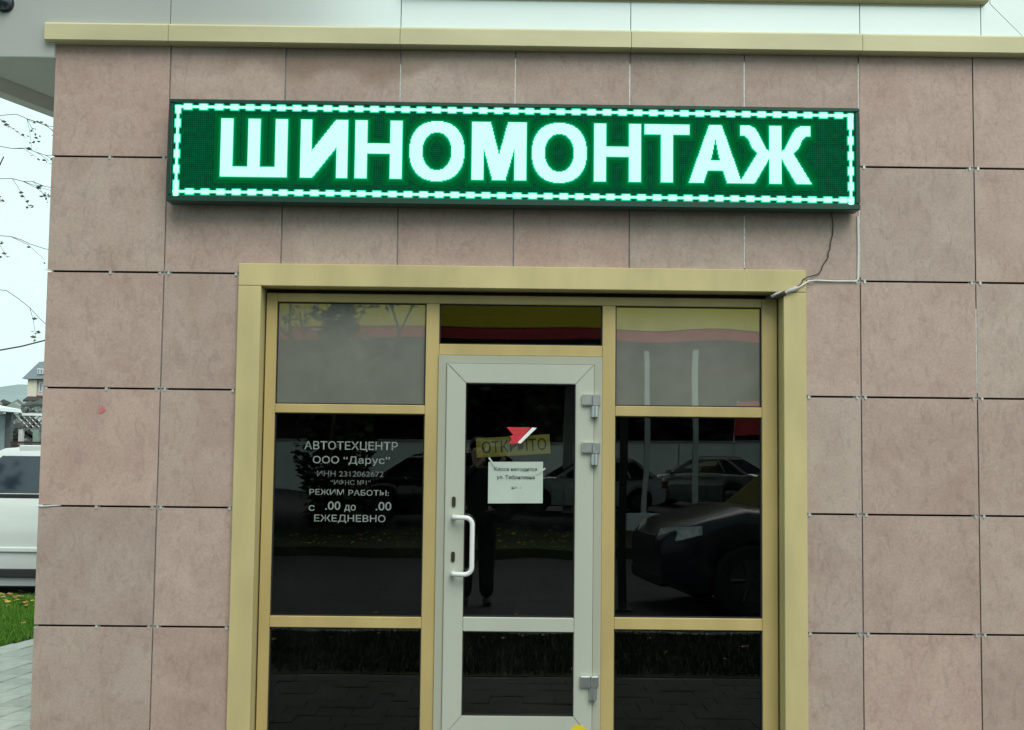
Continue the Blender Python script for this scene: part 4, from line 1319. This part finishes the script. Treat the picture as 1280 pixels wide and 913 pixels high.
# ---- trees
def branch_tree(bm_w, bm_l, base, h, spread, seed, leaf_n, leaf_s, crown_lo=0.3, trunk_r=0.16, solid=0, solid_r=0.26):
    rnd = random.Random(seed)
    tips = []
    def grow(p, d_, ln, r, depth):
        pts = [p]; q_ = p.copy(); dd = d_.copy()
        for k in range(4):
            dd = (dd + Vector((rnd.uniform(-.2, .2), rnd.uniform(-.2, .2), rnd.uniform(-.06, .14)))).normalized()
            q_ = q_ + dd * ln / 4
            pts.append(q_.copy())
        add_tube(bm_w, pts, [r, r * .88, r * .76, r * .64, r * .5], 6 if depth < 2 else 4, cap=False)
        if depth >= 3:
            tips.extend(pts[2:])
            return
        for k in range(3 if depth else 6):
            t = pts[rnd.randint(2, 4)] if depth else pts[0].lerp(pts[4], crown_lo + (1 - crown_lo) * (k + rnd.random()) / 6)
            a = rnd.uniform(0, 6.28)
            nd = (dd * 0.45 + Vector((math.cos(a) * spread, math.sin(a) * spread, rnd.uniform(-.1, .5)))).normalized()
            grow(t.copy(), nd, ln * rnd.uniform(.42, .62), r * .5, depth + 1)
    grow(Vector(base), Vector((0, 0, 1)), h * .8, trunk_r, 0)
    for _ in range(solid):
        a = rnd.uniform(0, 6.28); rr = math.sqrt(rnd.random()); zc = rnd.random()
        pr = solid_r * h * (0.75 + 0.35 * math.sin(zc * 3.0)) * (1 - zc ** 3 * 0.75) * rnd.uniform(.8, 1.15)
        c = Vector((math.cos(a) * rr * pr, math.sin(a) * rr * pr, h * (0.03 + 0.95 * zc)))
        q_ = Matrix.Rotation(rnd.uniform(0, 6.28), 3, 'Z') @ Matrix.Rotation(rnd.uniform(-1.2, 1.2), 3, 'X')
        s_ = leaf_s * rnd.uniform(.7, 1.4)
        bm_l.faces.new([bm_l.verts.new(c + (q_ @ Vector(p)) * s_) for p in ((-1, 0, 0), (0, -.55, .1), (1, 0, 0), (0, .55, .1))])
    for _ in range(leaf_n):
        c = rnd.choice(tips) + Vector((rnd.gauss(0, .22), rnd.gauss(0, .22), rnd.gauss(0, .18))) * (h / 6)
        q_ = Matrix.Rotation(rnd.uniform(0, 6.28), 3, 'Z') @ Matrix.Rotation(rnd.uniform(-1.2, 1.2), 3, 'X')
        s_ = leaf_s * rnd.uniform(.6, 1.3)
        bm_l.faces.new([bm_l.verts.new(c + (q_ @ Vector(p)) * s_) for p in ((-1, 0, 0), (0, -.55, .1), (1, 0, 0), (0, .55, .1))])

tree_protos = []
def tree(label, loc, seed, h, leaf_n=4200, leaf_s=0.16, mat='leaf_dark', spread=0.9, group=None, name='tree', crown_lo=0.25, tr=0.16, solid=0, solid_r=0.26):
    t = thing(name, label, 'tree', loc, 0, group)
    bw, bl = bmesh.new(), bmesh.new()
    branch_tree(bw, bl, (0, 0, 0), h, spread, seed, leaf_n, leaf_s, crown_lo, tr, solid, solid_r)
    me = bpy.data.meshes.new('trunk'); bw.to_mesh(me); bw.free()
    link('trunk', me, M['bark'], t)
    me = bpy.data.meshes.new('crown'); bl.to_mesh(me); bl.free()
    link('crown', me, M[mat], t)
    return t
def copy_tree(src, label, loc, rz, sc, group=None):
    r = src.copy(); COL.objects.link(r); r.location = loc; r.rotation_euler = (0, 0, rz); r.scale = (sc, sc, sc)
    r['label'] = label
    for ch in list(src.children):
        c = ch.copy(); COL.objects.link(c); c.parent = r
    return r
tree('small dark tree on the far verge reflected in the left window', (-0.6, -15.2, 0), 5, 4.4, 700, 0.09, spread=0.35, crown_lo=0.15, tr=0.08, solid=3600, solid_r=0.15)
TG = 'tall trees added behind the view to darken the left fascia'  # both trees added so the fascia's left end reflects and receives less sky
tt = tree('tall dark tree added behind the view to darken the left fascia, nearer of two', (-3.6, -13.2, 0), 17, 13.0, 5000, 0.26, spread=0.9, tr=0.22, solid=0, group=TG, crown_lo=0.62)
bl = bmesh.new()
r2_ = random.Random(8)
for _ in range(9000):
    a, zc = r2_.uniform(0, 6.28), r2_.random()
    rr = math.sqrt(r2_.random()) * 3.5 * math.sin(math.pi * (0.12 + 0.84 * zc)) ** 0.6 * (0.8 + 0.2 * math.sin(a * 3 + zc * 7))
    c = Vector((math.cos(a) * rr, math.sin(a) * rr, 5.2 + 8.0 * zc))
    m3 = Matrix.Rotation(r2_.uniform(0, 6.28), 3, 'Z') @ Matrix.Rotation(r2_.uniform(-1.2, 1.2), 3, 'X')
    q_ = r2_.uniform(.14, .30)
    bl.faces.new([bl.verts.new(c + (m3 @ Vector(v)) * q_) for v in ((-1, 0, 0), (0, -.55, .1), (1, 0, 0), (0, .55, .1))])
me = bpy.data.meshes.new('foliage'); bl.to_mesh(me); bl.free()
link('foliage', me, M['leaf_dark'], tt)
copy_tree(tt, 'tall dark tree added behind the view to darken the left fascia, farther of two', (-9.4, -14.5, 0), 1.9, 1.1, TG)
G = 'dark trees behind the white forecourt wall'
lab = 'dense dark tree in the row behind the white forecourt wall'
t0 = tree(lab, (-9, -42.5, ZR), 21, 8.5, 5200, 0.30, spread=1.0, group=G, crown_lo=0.12, tr=0.22, solid=6500)
for k in range(1, 10):
    copy_tree(t0, lab, (-9 + 3.1 * k, -42.5 - random.uniform(0, 2.0), ZR), random.uniform(0, 6.28), random.uniform(0.85, 1.15), G)

# ================================================================== LEFT BACKGROUND
# bare tree whose drooping twigs reach into the strip of sky
bt = thing('bare_tree', 'almost bare tree whose thin twigs hang across the sky at the left edge', 'tree', (-7.9, 8.9, ZR))
bw, bl = bmesh.new(), bmesh.new()
branch_tree(bw, bl, (0, 0, 0), 6.8, 0.7, 33, 0, 0.06, 0.4, 0.17)
rnd = random.Random(4)
def twig(pts, r0, n_side, leaf_p):
    pts = [Vector(p) for p in pts]
    fine = []
    for a, b in zip(pts, pts[1:]):
        for k in range(6):
            fine.append(a.lerp(b, k / 6) + Vector((rnd.uniform(-.02, .02), rnd.uniform(-.02, .02), rnd.uniform(-.025, .025))))
    fine.append(pts[-1])
    add_tube(bw, fine, [max(0.003, r0 * (1 - 0.8 * k / len(fine))) for k in range(len(fine))], 5, cap=False)
    for _ in range(n_side):
        i = rnd.randint(len(fine) // 3, len(fine) - 2)
        p = fine[i]; d_ = (fine[i + 1] - p).normalized()
        e = p + d_ * rnd.uniform(.15, .45) + Vector((rnd.uniform(-.1, .15), rnd.uniform(-.2, .2), rnd.uniform(-.35, .02)))
        mid = p.lerp(e, .5) + Vector((0, 0, rnd.uniform(-.03, .05)))
        add_tube(bw, [p, mid, e], [.0035, .003, .002], 4, cap=False)
        for q_ in (mid, e, p.lerp(e, .8)):
            if rnd.random() < leaf_p:
                for _k in range(rnd.randint(1, 3)):
                    c = q_ + Vector((rnd.uniform(-.05, .05), rnd.uniform(-.05, .05), rnd.uniform(-.05, .03)))
                    s_ = rnd.uniform(.022, .045)
                    m3 = Matrix.Rotation(rnd.uniform(0, 6.28), 3, 'Z') @ Matrix.Rotation(rnd.uniform(0.4, 1.6), 3, 'X')
                    bl.faces.new([bl.verts.new(c + (m3 @ Vector(v)) * s_) for v in ((-1, 0, 0), (0, -.5, .1), (1, 0, 0), (0, .5, .1))])
for zt_, z0_, sl in ((5.55, 5.3, 1), (5.15, 4.95, 1), (4.75, 4.55, 1), (4.0, 3.7, .5), (3.35, 2.6, .3)):
    twig([(0.1, 0, zt_ - 0.4), (2.4, 0.1, zt_ + .35), (4.1, -0.2, zt_ + 0.25), (5.0, -0.4, z0_ + .25), (5.6, -0.5, z0_)], 0.0075, int(16 * sl), 0.8)
twig([(0.05, 0, 2.6), (2.8, 0.0, 2.62), (4.6, -.2, 2.95), (5.05, -.2, 3.12), (5.25, -.2, 3.05), (5.6, -.2, 3.0)], 0.014, 3, 0.3)
me = bpy.data.meshes.new('trunk'); bw.to_mesh(me); bw.free(); link('trunk', me, M['bark'], bt)
me = bpy.data.meshes.new('leaves'); bl.to_mesh(me); bl.free(); link('leaves', me, M['leaf_dull'], bt)

# shelter with a rounded white roof
kx, ky = -14.25, 33.8
ks = thing('shelter', 'open shelter with a rounded white roof and dark posts behind the white car', 'shelter', (kx, ky, ZR))
pts = [(u, v) for u, v in [(-5.0, 2.72)] + [(-5.0 + 5.0 * k / 14, 2.76 + 0.52 * math.sin(math.pi * min(1.0, 0.5 + 0.5 * k / 14)) ** 0.6) for k in range(15)][:-1] + [(0.02, 2.84), (0.06, 2.72)]]
prism('roof', M['white_paint'], ks, pts, 'y', -1.6, 1.6)
for x in (-4.6, -0.21):
    box('post', M['kiosk_grey'], ks, x - 0.08, x + 0.08, -1.35, -1.15, 0.0, 2.55)
    box('post_cap', M['kiosk_grey'], ks, x - 0.2, x + 0.2, -1.45, -1.05, 2.551, 2.719)
    box('post', M['kiosk_grey'], ks, x - 0.10, x + 0.10, 1.15, 1.35, 0.0, 2.718)
box('back_panel', M['kiosk_back'], ks, -4.49, -0.32, 1.2, 1.26, 0.3, 2.6)
bm = bmesh.new()
add_box(bm, -1.15, -0.78, -0.3, 0.3, 0.9, 2.2, 0.05)
bm_obj('cabinet', bm, M['house_side'], ks)
box('cabinet_lamp', M['kiosk_green'], ks, -1.25, -1.02, -0.32, -0.02, 2.21, 2.42, 0.03)
# lattice screen to the right of it
la = thing('lattice_screen', 'pale lattice screen on posts beside the rounded shelter', 'trellis', (kx + 0.12, ky + 1.5, ZR))
box('top_rail', M['white_paint'], la, 0.0, 2.6, -0.05, 0.05, 2.62, 2.70)
box('bottom_rail', M['kiosk_grey'], la, 0.0, 2.6, -0.05, 0.05, 2.14, 2.19)
bm = bmesh.new()
lam = bmesh.new()
for k in range(14):
    for s_, yy in ((1, -0.018), (-1, 0.018)):
        a = Vector((k * 0.2 - 0.2, yy, 2.20)); b = a + Vector((s_ * 0.42, 0, 0.42))
        if s_ < 0: a = a + Vector((0.42, 0, 0)); b = b + Vector((0.42, 0, 0))
        w_ = Vector((0.02, 0, 0)); t_ = Vector((0, 0.012, 0))
        bm = bmesh.new()
        vv = [bm.verts.new(p) for p in (a - w_ - t_, a + w_ - t_, a + w_ + t_, a - w_ + t_, b - w_ - t_, b + w_ - t_, b + w_ + t_, b - w_ + t_)]
        for f in ((0, 3, 2, 1), (4, 5, 6, 7), (0, 1, 5, 4), (1, 2, 6, 5), (2, 3, 7, 6), (3, 0, 4, 7)):
            bm.faces.new([vv[i] for i in f])
        bm_obj('slat', bm, M['kiosk_grey'] if s_ > 0 else M['white_paint'], la)
box('post', M['post_white'], la, -0.08, 0.06, -0.08, 0.08, 0.0, 2.139)
box('post', M['kiosk_green'], la, 0.42, 0.62, -0.1, 0.1, 0.0, 2.139)
box('post', M['kiosk_green'], la, 2.4, 2.6, -0.1, 0.1, 0.0, 2.139)
bn = thing('bench', 'dark slatted bench under the lattice screen', 'bench', (kx + 1.0, ky + 0.5, ZR))
for k in range(4):
    box('slat', M['awning'], bn, -0.95, 0.95, -0.22 + k * 0.11, -0.13 + k * 0.11, 1.36, 1.40)
for k in range(3):
    box('slat', M['awning'], bn, -0.95, 0.95, 0.26, 0.29, 1.45 + k * 0.10, 1.53 + k * 0.10)
for x in (-0.8, 0.8):
    box('leg', M['kiosk_grey'], bn, x - 0.04, x + 0.04, -0.2, 0.2, 0.0, 1.359)

# far house
hs_ = thing('far_house', 'distant house with grey mansard roof and dormer windows above the trees', 'house', (-35.45, 90, ZR))
box('wall', M['house_wall'], hs_, 0.35, 9.0, 0, 8, 0, 6.7)
box('corner_bay', M['house_side'], hs_, 0.0, 0.72, -0.25, 0.8, 4.95, 6.69)
bm = bmesh.new()
lo = [(-0.35, -0.6, 6.75), (9.3, -0.6, 6.75), (9.3, 8.6, 6.75), (-0.35, 8.6, 6.75)]
hi = [(0.35, 1.0, 8.2), (8.6, 1.0, 8.2), (8.6, 7.0, 8.2), (0.35, 7.0, 8.2)]
hh = [(2.0, 3.0, 8.7), (7.0, 3.0, 8.7), (7.0, 5.0, 8.7), (2.0, 5.0, 8.7)]
lv = [[bm.verts.new(p) for p in l_] for l_ in (lo, hi, hh)]
for a, b in zip(lv, lv[1:]):
    for k in range(4): bm.faces.new((a[k], a[(k + 1) % 4], b[(k + 1) % 4], b[k]))
bm.faces.new(lv[2]); bm.faces.new(lv[0][::-1])
bm_obj('roof', bm, M['roof_slate'], hs_)
for k in range(6):
    x = 0.86 + k * 0.25 + (0.9 if k > 2 else 0)
    w_ = box('dormer_window', M['white_paint'], hs_, x - 0.10, x + 0.10, -0.35, 0.4, 7.15, 7.6)
    box('pane', M['window_far'], w_, x - 0.055, x + 0.055, -0.37, -0.355, 7.2, 7.54)
for k in range(6):
    x = 0.98 + k * 0.30
    w_ = box('window', M['white_paint'], hs_, x - 0.125, x + 0.125, -0.06, 0.02, 5.75, 6.5)
    box('pane', M['window_far'], w_, x - 0.07, x + 0.07, -0.075, -0.062, 5.82, 6.43)
prism('awning', M['awning'], hs_, [(-1.2, 5.05), (0.0, 5.45), (0.0, 5.25), (-1.2, 4.9)], 'x', 0.05, 6.0)

# far wood, hill
def far_mass(name, x0, x1, y0, y1, zt, n, s_, mat, seed):
    r_ = random.Random(seed)
    bm = bmesh.new()
    for _ in range(n):
        x, y = r_.uniform(x0, x1), r_.uniform(y0, y1)
        z = zt * (r_.random() ** 0.6) * (0.86 + 0.14 * math.sin(x * 0.9) * math.sin(x * 0.37 + 2))
        m3 = Matrix.Rotation(r_.uniform(0, 6.28), 3, 'Z') @ Matrix.Rotation(r_.uniform(-1.4, 1.4), 3, 'X')
        q_ = s_ * r_.uniform(.5, 1.2)
        bm.faces.new([bm.verts.new(Vector((x, y, z)) + (m3 @ Vector(v)) * q_) for v in ((-1, 0, 0), (0, -.6, .1), (1, 0, 0), (0, .6, .1))])
    me = bpy.data.meshes.new(name); bm.to_mesh(me); bm.free()
    o = link(name, me, M[mat]); o['kind'] = 'stuff'
    return o
far_mass('far_wood', -60, -14, 62, 74, 4.3, 15000, 0.5, 'far_wood', 3)
bm = bmesh.new()
nx_, ny_ = 60, 12
vg = [[bm.verts.new((-900 + 1500 * i / nx_, 320 + 60 * j, (ZR - 0.5) + max(0, math.sin(math.pi * j / ny_)) * (27 + 5 * math.sin(i * 0.5) + 3 * math.sin(i * 1.3 + j)))) for i in range(nx_ + 1)] for j in range(ny_ + 1)]
for j in range(ny_):
    for i in range(nx_):
        bm.faces.new((vg[j][i], vg[j][i + 1], vg[j + 1][i + 1], vg[j + 1][i]))
struct(bm_obj('hill', bm, M['hill'], smooth=60))

# ================================================================== PHOTOGRAPHER (only seen mirrored in the door)
def skinned(name, mat, parent, verts, edges, radii, root=0, sub=1, label=None):
    me = bpy.data.meshes.new(name)
    me.from_pydata(verts, edges, [])
    o = link(name, me, mat, parent)
    md = o.modifiers.new('skin', 'SKIN')
    md.use_smooth_shade = True
    for k, r_ in enumerate(radii):
        me.skin_vertices[0].data[k].radius = (r_, r_) if not isinstance(r_, tuple) else r_
    me.skin_vertices[0].data[root].use_root = True
    s_ = o.modifiers.new('sub', 'SUBSURF'); s_.levels = sub; s_.render_levels = sub
    return o
per = thing('person', 'person in dark jacket and black trousers holding a phone, mirrored in the door', 'person', (2.12, -6.72, ZR))
# faces +y (the shop); camera hand at local (0.25, 0.47, 1.69)
V_ = [(0, 0, 0.98), (0, 0, 1.12), (0, -0.01, 1.28), (0, -0.01, 1.42), (0, 0, 1.50), (0, 0.02, 1.56), (0, 0.03, 1.64), (0, 0.03, 1.72),
      (0.10, 0, 0.92), (0.11, 0.02, 0.50), (0.12, -0.01, 0.07), (0.13, 0.12, 0.04),
      (-0.10, 0, 0.92), (-0.12, 0.0, 0.50), (-0.13, -0.02, 0.07), (-0.15, 0.11, 0.04),
      (0.19, -0.01, 1.43), (0.27, 0.14, 1.28), (0.27, 0.36, 1.55), (0.275, 0.42, 1.61),
      (-0.19, -0.01, 1.43), (-0.24, 0.14, 1.26), (0.02, 0.38, 1.52), (0.09, 0.44, 1.60)]
E_ = [(0, 1), (1, 2), (2, 3), (3, 4), (4, 5), (5, 6), (6, 7), (0, 8), (8, 9), (9, 10), (10, 11), (0, 12), (12, 13), (13, 14), (14, 15), (3, 16), (16, 17), (17, 18), (18, 19), (3, 20), (20, 21), (21, 22), (22, 23)]
R_ = [(.15, .11), (.14, .10), (.16, .11), (.15, .10), .055, .06, .085, .07, .09, .062, .042, .04, .09, .062, .042, .04, .06, .045, .032, .03, .06, .045, .032, .03]
skinned('body', M['skin'], per, V_, E_, R_, 0, 1)
jr = [.175, .165, .18, .165, .07]
skinned('jacket', M['jacket'], per, [(0, 0, 0.90)] + [V_[i] for i in (1, 2, 3, 4, 16, 17, 18, 20, 21, 22)],
        [(0, 1), (1, 2), (2, 3), (3, 4), (3, 5), (5, 6), (6, 7), (3, 8), (8, 9), (9, 10)], [(.185, .145), (.165, .125), (.18, .125), (.165, .115), .07, .075, .06, .046, .075, .06, .046])
skinned('trousers', M['trousers'], per, [V_[i] for i in (0, 8, 9, 10, 12, 13, 14)], [(0, 1), (1, 2), (2, 3), (0, 4), (4, 5), (5, 6)], [(.165, .125), .12, .095, .085, .12, .095, .085])
for a, b in ((10, 11), (14, 15)):
    skinned('shoe', M['plastic'], per, [(V_[a][0], V_[a][1] - 0.03, 0.05), (V_[b][0], V_[b][1] - 0.02, 0.045), (V_[b][0], V_[b][1] + 0.06, 0.035)], [(0, 1), (1, 2)], [.062, .055, .042])
# fingers: thumb and four fingers of each hand, bent round the phone edges
for side, c in ((1, Vector((0.283, 0.43, 1.625))), (-1, Vector((0.125, 0.43, 1.625)))):
    vs_, es_, rs_ = [], [], []
    for k, ln in enumerate((0.07, 0.078, 0.074, 0.06)):
        b0 = c + Vector((side * 0.016, 0.0, 0.012 * (k - 1.5) + 0.02))
        ch = [b0, b0 + Vector((side * 0.010, 0.030, 0.006)), b0 + Vector((-side * 0.004, 0.052, 0.008)), b0 + Vector((-side * (ln - 0.05), 0.060, 0.008))]
        n0 = len(vs_)
        vs_ += [tuple(p) for p in ch]; es_ += [(n0, n0 + 1), (n0 + 1, n0 + 2), (n0 + 2, n0 + 3)]; rs_ += [.010, .009, .008, .007]
    for k in range(4):
        me_v = vs_[k * 4:(k + 1) * 4]
        skinned('finger', M['skin'], per, me_v, [(0, 1), (1, 2), (2, 3)], [.010, .009, .008, .007])
    skinned('thumb', M['skin'], per, [tuple(c + Vector((0, -0.01, 0.0))), tuple(c + Vector((-side * 0.012, 0.02, 0.03))), tuple(c + Vector((-side * 0.03, 0.034, 0.045)))], [(0, 1), (1, 2)], [.013, .011, .008])
bm = bmesh.new()
bmesh.ops.create_icosphere(bm, subdivisions=3, radius=0.105)
for v in bm.verts:
    v.co = Vector((v.co.x * 0.93, v.co.y * 1.05, v.co.z * 1.05)) + Vector((0, 0.005, 1.715))
bmesh.ops.delete(bm, geom=[v for v in bm.verts if v.co.z < 1.70 and v.co.y > -0.02 or v.co.y > 0.085 and v.co.z < 1.76 or v.co.z < 1.63], context='VERTS')
bm_obj('hair', bm, M['hair'], per, smooth=60)
for s_ in (-1, 1):
    bm = bmesh.new(); bmesh.ops.create_icosphere(bm, subdivisions=2, radius=0.013)
    bm_obj('eye', bm, M['white_paint'], per, (s_ * 0.032, 0.112, 1.69), smooth=80)
    bm = bmesh.new(); bmesh.ops.create_icosphere(bm, subdivisions=2, radius=0.022)
    bm_obj('ear', bm, M['skin'], per, (s_ * 0.088, 0.02, 1.675), smooth=80)
skinned('nose', M['skin'], per, [(0, 0.108, 1.69), (0, 0.13, 1.655), (0, 0.115, 1.645)], [(0, 1), (1, 2)], [.009, .014, .012])
skinned('mouth', M['pink'], per, [(-0.022, 0.108, 1.615), (0, 0.116, 1.613), (0.022, 0.108, 1.615)], [(0, 1), (1, 2)], [.004, .007, .004])
ph = box('phone', M['plastic'], None, -0.075, 0.075, -0.004, 0.004, -0.036, 0.036, 0.003)
ph.location = (CAM.x - 0.045, CAM.y - 0.014, CAM.z - 0.012)
tag(ph, 'black phone held up sideways by the mirrored person', 'phone')
